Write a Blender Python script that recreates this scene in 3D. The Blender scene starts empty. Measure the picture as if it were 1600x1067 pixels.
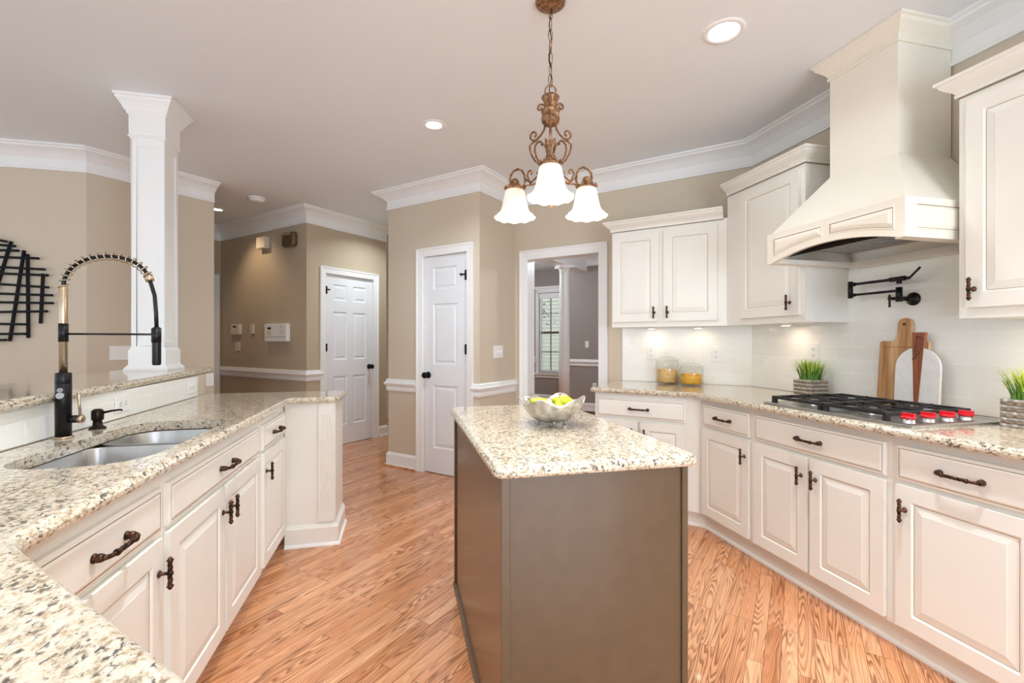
import bpy, math, random
from math import sin, cos, pi, radians as R, sqrt
from mathutils import Vector, Matrix
from mathutils.geometry import tessellate_polygon

random.seed(7)
SC = bpy.context.scene
COL = SC.collection

# ------------------------------------------------------------------ camera, world, lights, exposure
CAM_H = 1.25
YAW = R(13.42)
cam_d = bpy.data.cameras.new('camera')
cam_d.sensor_width = 36.0
cam_d.lens = 727.0 / 1600.0 * 36.0
cam_d.clip_start = 0.02
cam = bpy.data.objects.new('camera', cam_d)
COL.objects.link(cam)
cam.location = (0, 0, CAM_H)
cam.rotation_euler = (R(90), 0, -YAW)
SC.camera = cam
SC.view_settings.view_transform = 'Standard'
SC.view_settings.look = 'None'
SC.view_settings.exposure = 0.60
SC.view_settings.gamma = 1.0
SC.view_settings.use_curve_mapping = False
SC.cycles.use_denoising = True
SC.cycles.max_bounces = 10
SC.cycles.transparent_max_bounces = 24
SC.cycles.sample_clamp_indirect = 6.0
SC.cycles.caustics_reflective = False
SC.cycles.caustics_refractive = False

world = bpy.data.worlds.new('world')
SC.world = world
world.use_nodes = True
wbg = world.node_tree.nodes['Background']
wbg.inputs[0].default_value = (0.80, 0.90, 1.0, 1)
wbg.inputs[1].default_value = 1.1


def area_light(name, loc, target, sx, sy, power, col, spread=None):
    d = bpy.data.lights.new(name, 'AREA')
    d.shape = 'RECTANGLE'
    d.size, d.size_y = sx, sy
    d.energy = power
    d.color = col
    if spread:
        d.spread = R(spread)
    o = bpy.data.objects.new(name, d)
    COL.objects.link(o)
    o.location = loc
    v = Vector(target) - Vector(loc)
    o.rotation_euler = v.to_track_quat('-Z', 'Y').to_euler()
    return o


FILL_TINT = (0.63, 0.84, 1.0)
# added fill lights posing as daylight, out of view behind and left of camera
area_light('fill_back_left', (-2.2, -2.55, 1.15), (-2.2, 3, 1.35), 2.6, 1.9, 27, FILL_TINT)
area_light('fill_back_right', (1.5, -2.55, 1.05), (0.6, 3, 1.1), 1.9, 1.7, 72, (0.72, 0.87, 1.0))
area_light('fill_left_near', (-4.93, -0.6, 1.15), (0, -0.4, 1.3), 2.2, 1.9, 14, FILL_TINT)
area_light('fill_left_far', (-4.93, 2.4, 1.15), (0, 2.4, 1.3), 2.2, 1.9, 5, FILL_TINT)

# ------------------------------------------------------------------ materials


def lin(c):
    out = []
    for v in c:
        v /= 255.0
        out.append(v / 12.92 if v <= 0.04045 else ((v + 0.055) / 1.055) ** 2.4)
    return (*out, 1.0)


class NT:
    def __init__(self, name):
        self.m = bpy.data.materials.new(name)
        self.m.use_nodes = True
        self.t = self.m.node_tree
        self.n = self.t.nodes
        self.p = self.n['Principled BSDF']

    def node(self, typ, **kw):
        nd = self.n.new(typ)
        for k, v in kw.items():
            setattr(nd, k, v)
        return nd

    def link(self, a, b):
        self.t.links.new(a, b)

    def val(self, sock, v):
        if hasattr(v, 'is_output') or isinstance(v, bpy.types.NodeSocket):
            self.link(v, sock)
        else:
            sock.default_value = v

    def math(self, op, a, b=None, c=None):
        nd = self.node('ShaderNodeMath', operation=op)
        self.val(nd.inputs[0], a)
        if b is not None:
            self.val(nd.inputs[1], b)
        if c is not None:
            self.val(nd.inputs[2], c)
        return nd.outputs[0]

    def obj(self):
        return self.node('ShaderNodeTexCoord').outputs['Object']

    def sep(self, v):
        s = self.node('ShaderNodeSeparateXYZ')
        self.link(v, s.inputs[0])
        return s.outputs

    def comb(self, x, y, z=0.0):
        c = self.node('ShaderNodeCombineXYZ')
        self.val(c.inputs[0], x)
        self.val(c.inputs[1], y)
        self.val(c.inputs[2], z)
        return c.outputs[0]

    def noise(self, vec, scale, detail=3.0, rough=0.55, dist=0.0):
        nd = self.node('ShaderNodeTexNoise')
        if vec is not None:
            self.link(vec, nd.inputs['Vector'])
        nd.inputs['Scale'].default_value = scale
        nd.inputs['Detail'].default_value = detail
        nd.inputs['Roughness'].default_value = rough
        nd.inputs['Distortion'].default_value = dist
        return nd.outputs['Fac']

    def ramp(self, fac, stops, interp='LINEAR'):
        nd = self.node('ShaderNodeValToRGB')
        nd.color_ramp.interpolation = interp
        e = nd.color_ramp.elements
        while len(e) > 1:
            e.remove(e[-1])
        e[0].position, e[0].color = stops[0]
        for pos, c in stops[1:]:
            k = e.new(pos)
            k.color = c
        self.link(fac, nd.inputs[0])
        return nd.outputs[0]

    def mix(self, fac, a, b, blend='MIX'):
        nd = self.node('ShaderNodeMix', data_type='RGBA', blend_type=blend)
        self.val(nd.inputs[0], fac)
        self.val(nd.inputs[6], a)
        self.val(nd.inputs[7], b)
        return nd.outputs[2]

    def bump(self, h, strength=0.3, dist=0.002):
        nd = self.node('ShaderNodeBump')
        nd.inputs['Strength'].default_value = strength
        nd.inputs['Distance'].default_value = dist
        self.link(h, nd.inputs['Height'])
        self.link(nd.outputs[0], self.p.inputs['Normal'])

    def set(self, rough=None, metal=None, coat=None, spec=None):
        if rough is not None:
            self.val(self.p.inputs['Roughness'], rough)
        if metal is not None:
            self.p.inputs['Metallic'].default_value = metal
        if coat is not None:
            self.p.inputs['Coat Weight'].default_value = coat
            self.p.inputs['Coat Roughness'].default_value = 0.06
        if spec is not None:
            self.p.inputs['Specular IOR Level'].default_value = spec


def simple(name, col, rough=0.5, metal=0.0, var=0.03, scale=6.0, coat=None, spec=None):
    t = NT(name)
    f = t.noise(t.obj(), scale, 3)
    c = lin(col)
    a = tuple(max(0, v * (1 - var)) for v in c[:3]) + (1,)
    b = tuple(min(1, v * (1 + var)) for v in c[:3]) + (1,)
    t.link(t.ramp(f, [(0.3, a), (0.7, b)]), t.p.inputs['Base Color'])
    t.set(rough, metal, coat, spec)
    return t.m


def wall_paint(name, col):
    t = NT(name)
    o = t.obj()
    f = t.noise(o, 2.0, 2)
    c = lin(col)
    t.link(t.ramp(f, [(0.3, tuple(v * 0.985 for v in c[:3]) + (1,)), (0.7, c)]), t.p.inputs['Base Color'])
    t.bump(t.noise(o, 260, 2), 0.06, 0.001)
    t.set(0.65, spec=0.35)
    return t.m


def granite(name):
    t = NT(name)
    o = t.obj()
    mp = t.node('ShaderNodeMapping')
    mp.inputs['Rotation'].default_value = (0, 0, R(28))
    mp.inputs['Scale'].default_value = (1.0, 0.62, 1.0)
    t.link(o, mp.inputs[0])

    def shifted(v):
        vm = t.node('ShaderNodeVectorMath', operation='ADD')
        t.link(mp.outputs[0], vm.inputs[0])
        vm.inputs[1].default_value = v
        return vm.outputs[0]
    n1 = t.noise(mp.outputs[0], 95, 3.5, 0.62, 0.3)
    base = t.ramp(n1, [(0.30, lin((128, 113, 98))), (0.38, lin((168, 147, 122))), (0.45, lin((204, 188, 162))),
                       (0.52, lin((213, 201, 181))), (0.62, lin((221, 212, 197))), (0.72, lin((200, 180, 152)))])
    n2 = t.noise(shifted((3.1, 1.7, 0.6)), 70, 4, 0.6, 0.4)
    tanf = t.ramp(n2, [(0.57, (0, 0, 0, 1)), (0.65, (1, 1, 1, 1))])
    c1 = t.mix(t.math('MULTIPLY', t.sep(tanf)[0], 0.36), base, lin((196, 160, 116)))
    n3 = t.noise(shifted((7.7, 4.2, 2.9)), 120, 2.5, 0.6, 0.5)
    n4 = t.noise(shifted((1.3, 8.8, 5.5)), 26, 2)
    kk = t.math('ADD', n3, t.math('MULTIPLY', t.math('SUBTRACT', n4, 0.5), 0.35))
    grey = t.ramp(kk, [(0.555, (0, 0, 0, 1)), (0.60, (1, 1, 1, 1))])
    dark = t.ramp(kk, [(0.612, (0, 0, 0, 1)), (0.652, (1, 1, 1, 1))])
    c2 = t.mix(t.math('MULTIPLY', t.sep(grey)[0], 0.62), c1, lin((132, 120, 108)))
    c3 = t.mix(t.math('MULTIPLY', t.sep(dark)[0], 0.85), c2, lin((66, 62, 60)))
    t.link(c3, t.p.inputs['Base Color'])
    t.set(0.14, coat=0.5, spec=0.5)
    return t.m


def oak_floor(name):
    t = NT(name)
    x, y, z = t.sep(t.obj())
    u = t.math('MULTIPLY', t.math('ADD', x, y), 0.70711)
    v = t.math('MULTIPLY', t.math('SUBTRACT', x, y), 0.70711)
    br = t.node('ShaderNodeTexBrick')
    br.offset = 0.37
    br.offset_frequency = 3
    br.squash = 1.0
    t.link(t.comb(u, v), br.inputs['Vector'])
    br.inputs['Color1'].default_value = (0, 0, 0, 1)
    br.inputs['Color2'].default_value = (1, 1, 1, 1)
    br.inputs['Mortar'].default_value = (0.5, 0.5, 0.5, 1)
    br.inputs['Scale'].default_value = 1.0
    br.inputs['Mortar Size'].default_value = 0.0011
    br.inputs['Mortar Smooth'].default_value = 0.3
    br.inputs['Brick Width'].default_value = 0.78
    br.inputs['Row Height'].default_value = 0.0575
    rnd = t.sep(br.outputs['Color'])[0]
    gv = t.comb(t.math('ADD', t.math('MULTIPLY', u, 0.72), t.math('MULTIPLY', rnd, 31.7)),
                t.math('ADD', t.math('MULTIPLY', v, 9.5), t.math('MULTIPLY', rnd, 53.1)),
                t.math('MULTIPLY', rnd, 17.0))
    n1 = t.noise(gv, 1.7, 1.8, 0.42)
    rings = t.math('FRACT', t.math('MULTIPLY', n1, 20.0))
    ringf = t.ramp(rings, [(0.0, (1, 1, 1, 1)), (0.20, (0.75, 0.75, 0.75, 1)), (0.5, (0.15, 0.15, 0.15, 1)),
                           (0.82, (0, 0, 0, 1)), (1.0, (0.9, 0.9, 0.9, 1))])
    gate = t.ramp(t.noise(gv, 1.3, 1), [(0.36, (0.3, 0.3, 0.3, 1)), (0.56, (1, 1, 1, 1))])
    pv = t.comb(t.math('MULTIPLY', u, 6.0), t.math('ADD', t.math('MULTIPLY', v, 210.0), t.math('MULTIPLY', rnd, 90.0)), 0.0)
    pores = t.ramp(t.noise(pv, 1.5, 2), [(0.5, (0, 0, 0, 1)), (0.72, (1, 1, 1, 1))])
    plank = t.ramp(rnd, [(0.0, lin((208, 138, 92))), (0.3, lin((234, 170, 124))), (0.55, lin((220, 151, 105))),
                         (0.8, lin((238, 178, 133))), (1.0, lin((198, 127, 82)))])
    c = t.mix(t.math('MULTIPLY', t.sep(ringf)[0], t.math('MULTIPLY', t.sep(gate)[0], 0.95)), plank, lin((130, 74, 38)))
    c = t.mix(t.math('MULTIPLY', t.sep(pores)[0], 0.34), c, lin((158, 100, 60)))
    c = t.mix(t.math('MULTIPLY', br.outputs['Fac'], 0.9), c, lin((84, 48, 26)))
    t.link(c, t.p.inputs['Base Color'])
    t.set(0.22, coat=0.3, spec=0.5)
    t.bump(t.math('SUBTRACT', 1.0, br.outputs['Fac']), 0.12, 0.001)
    return t.m


def tile(name, phase):
    t = NT(name)
    x, y, z = t.sep(t.obj())
    br = t.node('ShaderNodeTexBrick')
    t.link(t.comb(t.math('ADD', x, phase), z), br.inputs['Vector'])
    br.offset = 0.5
    br.inputs['Color1'].default_value = lin((246, 246, 241))
    br.inputs['Color2'].default_value = lin((249, 249, 245))
    br.inputs['Mortar'].default_value = lin((252, 250, 246))
    br.inputs['Scale'].default_value = 1.0
    br.inputs['Mortar Size'].default_value = 0.0022
    br.inputs['Mortar Smooth'].default_value = 0.1
    br.inputs['Brick Width'].default_value = 0.2305
    br.inputs['Row Height'].default_value = 0.0765
    t.link(br.outputs['Color'], t.p.inputs['Base Color'])
    rr = t.math('MULTIPLY_ADD', br.outputs['Fac'], 0.5, 0.1)
    t.set(rr, spec=0.5)
    t.bump(t.math('SUBTRACT', 1.0, br.outputs['Fac']), 0.35, 0.0015)
    return t.m


def wood(name, ca, cb, cd, axis='z', scale=1.0):
    t = NT(name)
    x, y, z = t.sep(t.obj())
    if axis == 'z':
        vec = t.comb(t.math('MULTIPLY', x, 42 * scale), t.math('MULTIPLY', y, 30 * scale), t.math('MULTIPLY', z, 2.4))
    else:
        vec = t.comb(t.math('MULTIPLY', x, 2.4), t.math('MULTIPLY', y, 30 * scale), t.math('MULTIPLY', z, 42 * scale))
    f = t.noise(vec, 1.0, 4, 0.6, 0.4)
    t.link(t.ramp(f, [(0.25, lin(cd)), (0.45, lin(ca)), (0.7, lin(cb))]), t.p.inputs['Base Color'])
    t.set(0.45)
    return t.m


def metal_brushed(name, col, rough, var=0.1):
    t = NT(name)
    x, y, z = t.sep(t.obj())
    f = t.noise(t.comb(t.math('MULTIPLY', x, 8), t.math('MULTIPLY', y, 160), t.math('MULTIPLY', z, 8)), 3.0, 2)
    c = lin(col)
    t.link(t.ramp(f, [(0.3, tuple(v * (1 - var) for v in c[:3]) + (1,)), (0.7, c)]), t.p.inputs['Base Color'])
    t.set(rough, 1.0)
    return t.m


def antique(name, lo, hi, rough=0.38, metal=0.85, scale=45):
    t = NT(name)
    f = t.noise(t.obj(), scale, 3, 0.6)
    t.link(t.ramp(f, [(0.38, lin(lo)), (0.66, lin(hi))]), t.p.inputs['Base Color'])
    t.set(rough, metal)
    return t.m


def glass_mat(name, tint=(0.985, 0.992, 0.988, 1), rough=0.02):
    t = NT(name)
    t.n.remove(t.p)
    tr = t.node('ShaderNodeBsdfTransparent')
    tr.inputs[0].default_value = tint
    gl = t.node('ShaderNodeBsdfGlossy')
    gl.inputs['Roughness'].default_value = rough
    lw = t.node('ShaderNodeLayerWeight')
    lw.inputs['Blend'].default_value = 0.5
    mx = t.node('ShaderNodeMixShader')
    t.link(t.math('MULTIPLY_ADD', t.math('POWER', lw.outputs['Facing'], 3.0), 0.6, 0.03), mx.inputs[0])
    t.link(tr.outputs[0], mx.inputs[1])
    t.link(gl.outputs[0], mx.inputs[2])
    t.link(mx.outputs[0], t.n['Material Output'].inputs['Surface'])
    return t.m


def glow(name, col, strength, base=(255, 255, 255)):
    t = NT(name)
    f = t.noise(t.obj(), 14, 3, 0.6, 0.6)
    c = lin(col)
    t.link(t.ramp(f, [(0.3, tuple(v * 0.88 for v in c[:3]) + (1,)), (0.7, c)]), t.p.inputs['Emission Color'])
    t.p.inputs['Emission Strength'].default_value = strength
    t.p.inputs['Base Color'].default_value = lin(base)
    t.set(0.4)
    return t.m


M = {}
M['wall'] = wall_paint('warm beige wall paint', (211, 197, 177))
M['hall'] = wall_paint('hall beige wall paint', (192, 176, 152))
M['dine'] = wall_paint('grey taupe wall paint', (158, 149, 143))
M['ceil'] = wall_paint('off white ceiling paint', (237, 240, 243))
M['trim'] = simple('white semigloss trim paint', (243, 242, 241), 0.32, var=0.01)
M['door'] = simple('white door paint', (234, 235, 238), 0.35, var=0.01)
M['floor'] = oak_floor('honey oak strip floor')
M['granite'] = granite('cream speckled granite')
M['cab'] = simple('cream cabinet paint', (238, 234, 226), 0.34, var=0.012)
M['glaze'] = simple('brown glaze', (150, 132, 106), 0.5, var=0.15, scale=30)
M['hoodp'] = simple('cream hood paint', (241, 234, 220), 0.38, var=0.012)
M['brown'] = simple('taupe brown island paint', (94, 75, 55), 0.26, var=0.05, scale=14, coat=0.15)
M['tileR'] = tile('glass subway tile cooktop wall', 0.0)
M['tileP'] = tile('glass subway tile jar wall', 0.06)
M['tileB'] = tile('glass subway tile bar wall', 0.11)
M['steel'] = metal_brushed('brushed stainless steel', (196, 196, 195), 0.32)
M['steel_dk'] = metal_brushed('grey steel', (150, 148, 144), 0.35)
M['iron'] = simple('black cast iron', (34, 33, 33), 0.5, var=0.15, scale=40)
M['black'] = simple('matte black metal', (22, 22, 23), 0.42, var=0.1, spec=0.12)
M['blackm'] = simple('satin black metal', (30, 29, 30), 0.34, metal=0.55, var=0.1)
M['brass'] = metal_brushed('champagne brushed brass', (196, 176, 148), 0.36)
M['bronze'] = antique('oil rubbed bronze', (40, 31, 27), (104, 70, 50))
M['orb'] = antique('dark bronze', (30, 25, 24), (58, 44, 38))
M['copper'] = antique('antique copper scrollwork', (110, 80, 58), (186, 138, 96), 0.45, 0.6, 60)
M['white'] = simple('white plastic', (244, 243, 240), 0.35, var=0.01)
M['ivory'] = simple('almond plastic', (226, 214, 194), 0.4, var=0.02)
M['slot'] = simple('dark slot', (60, 55, 50), 0.6)
M['lcd'] = simple('dark display', (22, 22, 24), 0.2)
M['chimeb'] = simple('bronze plastic cover', (112, 94, 72), 0.25, metal=0.45)
M['red'] = simple('red knob plastic', (205, 20, 36), 0.3, var=0.03)
M['glass'] = glass_mat('clear glass')
M['pane'] = glass_mat('window glass')
M['silver'] = antique('hammered silver', (176, 168, 156), (232, 228, 220), 0.3, 0.75, 26)
M['pear'] = simple('green pear skin', (196, 204, 26), 0.35, var=0.16, scale=18)
M['stem'] = simple('brown stem', (110, 80, 55), 0.7)
M['grassA'] = simple('fresh grass green', (98, 142, 52), 0.5, var=0.3, scale=30)
M['grassB'] = simple('yellow green tips', (186, 206, 74), 0.5, var=0.15, scale=30)
M['basket'] = simple('grey woven pot', (138, 122, 104), 0.5, var=0.35, scale=70)
M['basket2'] = simple('silvery woven pot', (186, 180, 170), 0.3, metal=0.35, var=0.3, scale=70)
M['acacia'] = wood('acacia wood', (188, 138, 88), (222, 184, 136), (120, 76, 42))
M['rosewood'] = wood('reddish wood', (150, 84, 52), (182, 112, 72), (104, 54, 34))
M['cordl'] = simple('leather cord', (104, 72, 52), 0.7)
t = NT('white marble')
n = t.noise(t.obj(), 9, 5, 0.6, 1.2)
t.link(t.ramp(n, [(0.42, lin((246, 245, 243))), (0.5, lin((240, 239, 237))), (0.53, lin((246, 245, 243)))]), t.p.inputs['Base Color'])
t.set(0.25)
M['marble'] = t.m
M['pastaA'] = simple('pale pasta', (226, 186, 118), 0.55, var=0.15, scale=50)
M['pastaB'] = simple('yellow pasta', (236, 176, 44), 0.55, var=0.15, scale=50)
M['shade'] = glow('lit alabaster glass', (255, 236, 200), 0.17, (250, 244, 232))
M['bulb'] = glow('lamp glow', (255, 240, 214), 9.0)
M['lens'] = glow('downlight lens', (255, 248, 236), 6.0)
M['puck'] = glow('puck lens', (255, 226, 186), 5.0)
M['siding'] = simple('pale house siding', (226, 220, 204), 0.7)
M['leaf'] = simple('tree leaves', (60, 106, 44), 0.6, var=0.4, scale=20)
M['bark'] = simple('branch bark', (84, 66, 50), 0.8)
M['lawn'] = simple('lawn', (96, 120, 66), 0.9, var=0.2, scale=3)
M['mullion'] = simple('bronze window sash', (92, 80, 62), 0.5)

# ------------------------------------------------------------------ mesh helpers


class MB:
    def __init__(self):
        self.v, self.f, self.m, self.s = [], [], [], []
        self.M = None

    def add(self, vs, fs, mi=0, smooth=False):
        b = len(self.v)
        if self.M is not None:
            vs = [self.M @ Vector(p) for p in vs]
        self.v += [tuple(p) for p in vs]
        for k, f in enumerate(fs):
            self.f.append(tuple(b + i for i in f))
            self.m.append(mi[k] if isinstance(mi, (list, tuple)) else mi)
            self.s.append(smooth)
        return self

    def box(self, x0, x1, y0, y1, z0, z1, mi=0):
        vs = [(x0, y0, z0), (x1, y0, z0), (x1, y1, z0), (x0, y1, z0), (x0, y0, z1), (x1, y0, z1), (x1, y1, z1), (x0, y1, z1)]
        return self.add(vs, [(0, 3, 2, 1), (4, 5, 6, 7), (0, 1, 5, 4), (1, 2, 6, 5), (2, 3, 7, 6), (3, 0, 4, 7)], mi)

    def loft(self, rings, cap0=True, cap1=True, mi=0, smooth=False, closed=True):
        n = len(rings[0])
        vs = [p for r in rings for p in r]
        fs, ms = [], []
        for i in range(len(rings) - 1):
            for j in range(n if closed else n - 1):
                k = (j + 1) % n
                fs.append((i * n + j, i * n + k, (i + 1) * n + k, (i + 1) * n + j))
                ms.append(mi[i] if isinstance(mi, (list, tuple)) else mi)
        self.add(vs, fs, ms, smooth)
        l0 = mi[0] if isinstance(mi, (list, tuple)) else mi
        l1 = mi[-1] if isinstance(mi, (list, tuple)) else mi
        if cap0:
            self.cap(rings[0], l0, True)
        if cap1:
            self.cap(rings[-1], l1, False)
        return self

    def cap(self, ring, mi=0, flip=False):
        tri = tessellate_polygon([[Vector(p) for p in ring]])
        # keep orientation like the ring's
        self.add(list(ring), [tuple(reversed(t)) if flip else tuple(t) for t in tri], mi)

    def prism(self, poly, z0, z1, mi=0):
        return self.loft([[(x, y, z0) for x, y in poly], [(x, y, z1) for x, y in poly]], mi=mi)

    def lathe(self, prof, seg=24, mi=0, smooth=True, c=(0, 0, 0), axis='z', caps=True):
        rings = []
        for r, h in prof:
            ring = []
            for k in range(seg):
                a = 2 * pi * k / seg
                if axis == 'z':
                    p = (c[0] + r * cos(a), c[1] + r * sin(a), c[2] + h)
                elif axis == 'y':
                    p = (c[0] + r * cos(a), c[1] + h, c[2] + r * sin(a))
                else:
                    p = (c[0] + h, c[1] + r * cos(a), c[2] + r * sin(a))
                ring.append(p)
            rings.append(ring)
        return self.loft(rings, caps, caps, mi, smooth)

    def tube(self, path, rad, seg=8, mi=0, caps=True, smooth=True, flat=None, closed=False):
        P = [Vector(p) for p in path]
        n = len(P)
        T = []
        for i in range(n):
            if closed:
                d = P[(i + 1) % n] - P[i - 1]
            else:
                d = P[min(i + 1, n - 1)] - P[max(i - 1, 0)]
            T.append(d.normalized() if d.length > 1e-9 else Vector((0, 0, 1)))
        up = Vector((0, 0, 1)) if abs(T[0].z) < 0.95 else Vector((1, 0, 0))
        nrm = (up - T[0] * up.dot(T[0])).normalized()
        rings = []
        for i in range(n):
            nrm = (nrm - T[i] * nrm.dot(T[i]))
            nrm = nrm.normalized() if nrm.length > 1e-9 else T[i].orthogonal().normalized()
            bn = T[i].cross(nrm)
            ring = []
            for k in range(seg):
                a = 2 * pi * k / seg
                r = rad(i, a) if callable(rad) else (rad[i] if isinstance(rad, (list, tuple)) else rad)
                fx = 1.0 if flat is None else flat
                ring.append(tuple(P[i] + nrm * (cos(a) * r) + bn * (sin(a) * r * fx)))
            rings.append(ring)
        if closed:
            rings.append(rings[0])
            return self.loft(rings, False, False, mi, smooth)
        return self.loft(rings, caps, caps, mi, smooth)

    def sphere(self, c, r, mi=0, seg=14, rings=8, sz=1.0):
        prof = []
        for i in range(rings + 1):
            a = -pi / 2 + pi * i / rings
            prof.append((max(1e-4, r * cos(a)), r * sz * sin(a)))
        return self.lathe(prof, seg, mi, True, c, caps=False)

    def build(self, name, mats, parent=None, loc=(0, 0, 0), rot=0.0, bevel=0.0, label=None, seg=2):
        me = bpy.data.meshes.new(name)
        me.from_pydata(self.v, [], self.f)
        if not isinstance(mats, (list, tuple)):
            mats = [mats]
        for x in mats:
            me.materials.append(x)
        for i, p in enumerate(me.polygons):
            p.material_index = self.m[i]
            p.use_smooth = self.s[i]
        import bmesh
        bm = bmesh.new()
        bm.from_mesh(me)
        bmesh.ops.remove_doubles(bm, verts=bm.verts, dist=1e-5)
        bmesh.ops.recalc_face_normals(bm, faces=bm.faces)
        bm.to_mesh(me)
        bm.free()
        o = bpy.data.objects.new(name, me)
        COL.objects.link(o)
        o.location = loc
        o.rotation_euler = (0, 0, rot) if not isinstance(rot, (tuple, list)) else rot
        if parent is not None:
            o.parent = parent
        if bevel:
            b = o.modifiers.new('edge', 'BEVEL')
            b.width = bevel
            b.segments = seg
            b.limit_method = 'ANGLE'
            b.angle_limit = R(35)
        if label:
            o['label'] = label
        return o


def thing(name, label, cat, loc=(0, 0, 0), rot=0.0, group=None):
    o = bpy.data.objects.new(name, None)
    o.empty_display_size = 0.1
    COL.objects.link(o)
    o.location = loc
    o.rotation_euler = (0, 0, rot) if not isinstance(rot, (tuple, list)) else rot
    o['label'], o['category'] = label, cat
    if group:
        o['group'] = group
    return o


def tag(o, label, cat, group=None, kind=None):
    o['label'], o['category'] = label, cat
    if group:
        o['group'] = group
    if kind:
        o['kind'] = kind
    return o


def struct(o, label, cat):
    o['kind'] = 'structure'
    o['label'], o['category'] = label, cat
    return o


def copy_thing(src, loc, label, rot=None):
    c = src.copy()
    COL.objects.link(c)
    c.location = loc
    if rot is not None:
        c.rotation_euler = rot
    c['label'] = label
    for ch in src.children:
        d = ch.copy()
        COL.objects.link(d)
        d.parent = c
        for g in ch.children:
            e = g.copy()
            COL.objects.link(e)
            e.parent = d
    return c


def offset_poly(poly, d):
    """inward offset of a counter-clockwise polygon"""
    n = len(poly)
    out = []
    for i in range(n):
        p0, p1, p2 = Vector(poly[i - 1]), Vector(poly[i]), Vector(poly[(i + 1) % n])
        d1, d2 = (p1 - p0).normalized(), (p2 - p1).normalized()
        n1, n2 = Vector((-d1.y, d1.x)), Vector((-d2.y, d2.x))
        m = n1 + n2
        den = 1 + n1.dot(n2)
        m = m / den if abs(den) > 0.2 else n1
        out.append((p1.x + m.x * d, p1.y + m.y * d))
    return out


def round_corners(poly, rads, seg=5):
    n = len(poly)
    out = []
    for i in range(n):
        r = rads[i] if isinstance(rads, (list, tuple)) else rads
        p0, p1, p2 = Vector(poly[i - 1]), Vector(poly[i]), Vector(poly[(i + 1) % n])
        if r <= 0:
            out.append(tuple(p1))
            continue
        a, b = (p0 - p1), (p2 - p1)
        ra = min(r, a.length * 0.49, b.length * 0.49)
        s, e = p1 + a.normalized() * ra, p1 + b.normalized() * ra
        for k in range(seg + 1):
            u = k / seg
            q = s * (1 - u) ** 2 + p1 * 2 * u * (1 - u) + e * u * u
            out.append((q.x, q.y))
    return out


def sweep(path, prof, side=1, closed=False):
    """moulding along a 2-D path; prof = [(out, z)], out measured to the left (side=1) or right (-1)"""
    n = len(path)
    rings = []
    for i in range(n):
        p = Vector(path[i])
        dirs = []
        if i > 0 or closed:
            dirs.append((p - Vector(path[i - 1])).normalized())
        if i < n - 1 or closed:
            dirs.append((Vector(path[(i + 1) % n]) - p).normalized())
        ns = [Vector((-d.y, d.x)) * side for d in dirs]
        if len(ns) == 2:
            m = (ns[0] + ns[1]) / (1 + ns[0].dot(ns[1]))
        else:
            m = ns[0]
        rings.append([(p.x + m.x * o, p.y + m.y * o, z) for o, z in prof])
    mb = MB()
    if closed:
        rings.append(rings[0])
        mb.loft(rings, False, False)
    else:
        mb.loft(rings)
    return mb


def AB(a, b):
    s = 0.70710678
    return (s * (a - b), s * (a + b))


def wall_slab(mb, p, q, z0, z1, thick, side, openings=()):
    """wall whose room face is the line p-q; the slab lies on the left (side=1) / right (-1) of p->q"""
    p, q = Vector(p), Vector(q)
    L = (q - p).length
    d = (q - p) / L
    nn = Vector((-d.y, d.x)) * side * thick

    def seg(t0, t1, a, b):
        if t1 - t0 < 1e-4 or b - a < 1e-4:
            return
        A_, B_ = p + d * t0, p + d * t1
        m0 = d * (thick if t0 < 1e-6 and thick < t1 - t0 else 0)
        m1 = d * (-thick if t1 > L - 1e-6 and thick < t1 - t0 else 0)
        mb.prism([(A_.x, A_.y), (B_.x, B_.y), (B_.x + nn.x + m1.x, B_.y + nn.y + m1.y), (A_.x + nn.x + m0.x, A_.y + nn.y + m0.y)], a, b)
    t = 0.0
    for t0, t1, a, b in sorted(openings):
        seg(t, t0, z0, z1)
        seg(t0, t1, z0, a)
        seg(t0, t1, b, z1)
        t = t1
    seg(t, L, z0, z1)


CEIL = 2.75

# ------------------------------------------------------------------ setting: floor, ceiling, walls
o = MB().box(-5.2, 5.5, -2.8, 11.5, -0.06, 0.0).build('floor', M['floor'])
struct(o, 'honey oak strip floor laid diagonally through the kitchen and hall', 'floor')
o = MB().box(-5.2, 5.5, -2.8, 11.5, CEIL, CEIL + 0.08).build('ceiling', M['ceil'])
struct(o, 'smooth off white ceiling over the kitchen and hall', 'ceiling')

C1 = (2.59, 3.0033)
C2 = AB(3.955, 2.3985)
C3 = AB(3.355, 2.3985)
C4 = AB(3.355, 3.530)
HB = 4.68
HA = 3.228
HE = 4.41
DG = 4.76
LY = 4.33
D1 = (LY - DG * sqrt(2), LY)
E1 = AB(2.30, DG)
HBK = 6.509


def wall(name, p, q, mat, side, label, openings=(), thick=0.11, z1=CEIL):
    mb = MB()
    wall_slab(mb, p, q, 0, z1, thick, side, openings)
    return struct(mb.build(name, mat), label, 'wall')


wall('wall_right', (2.59, -2.7), C1, M['wall'], -1, 'beige wall behind the range hood and cooktop')
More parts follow.
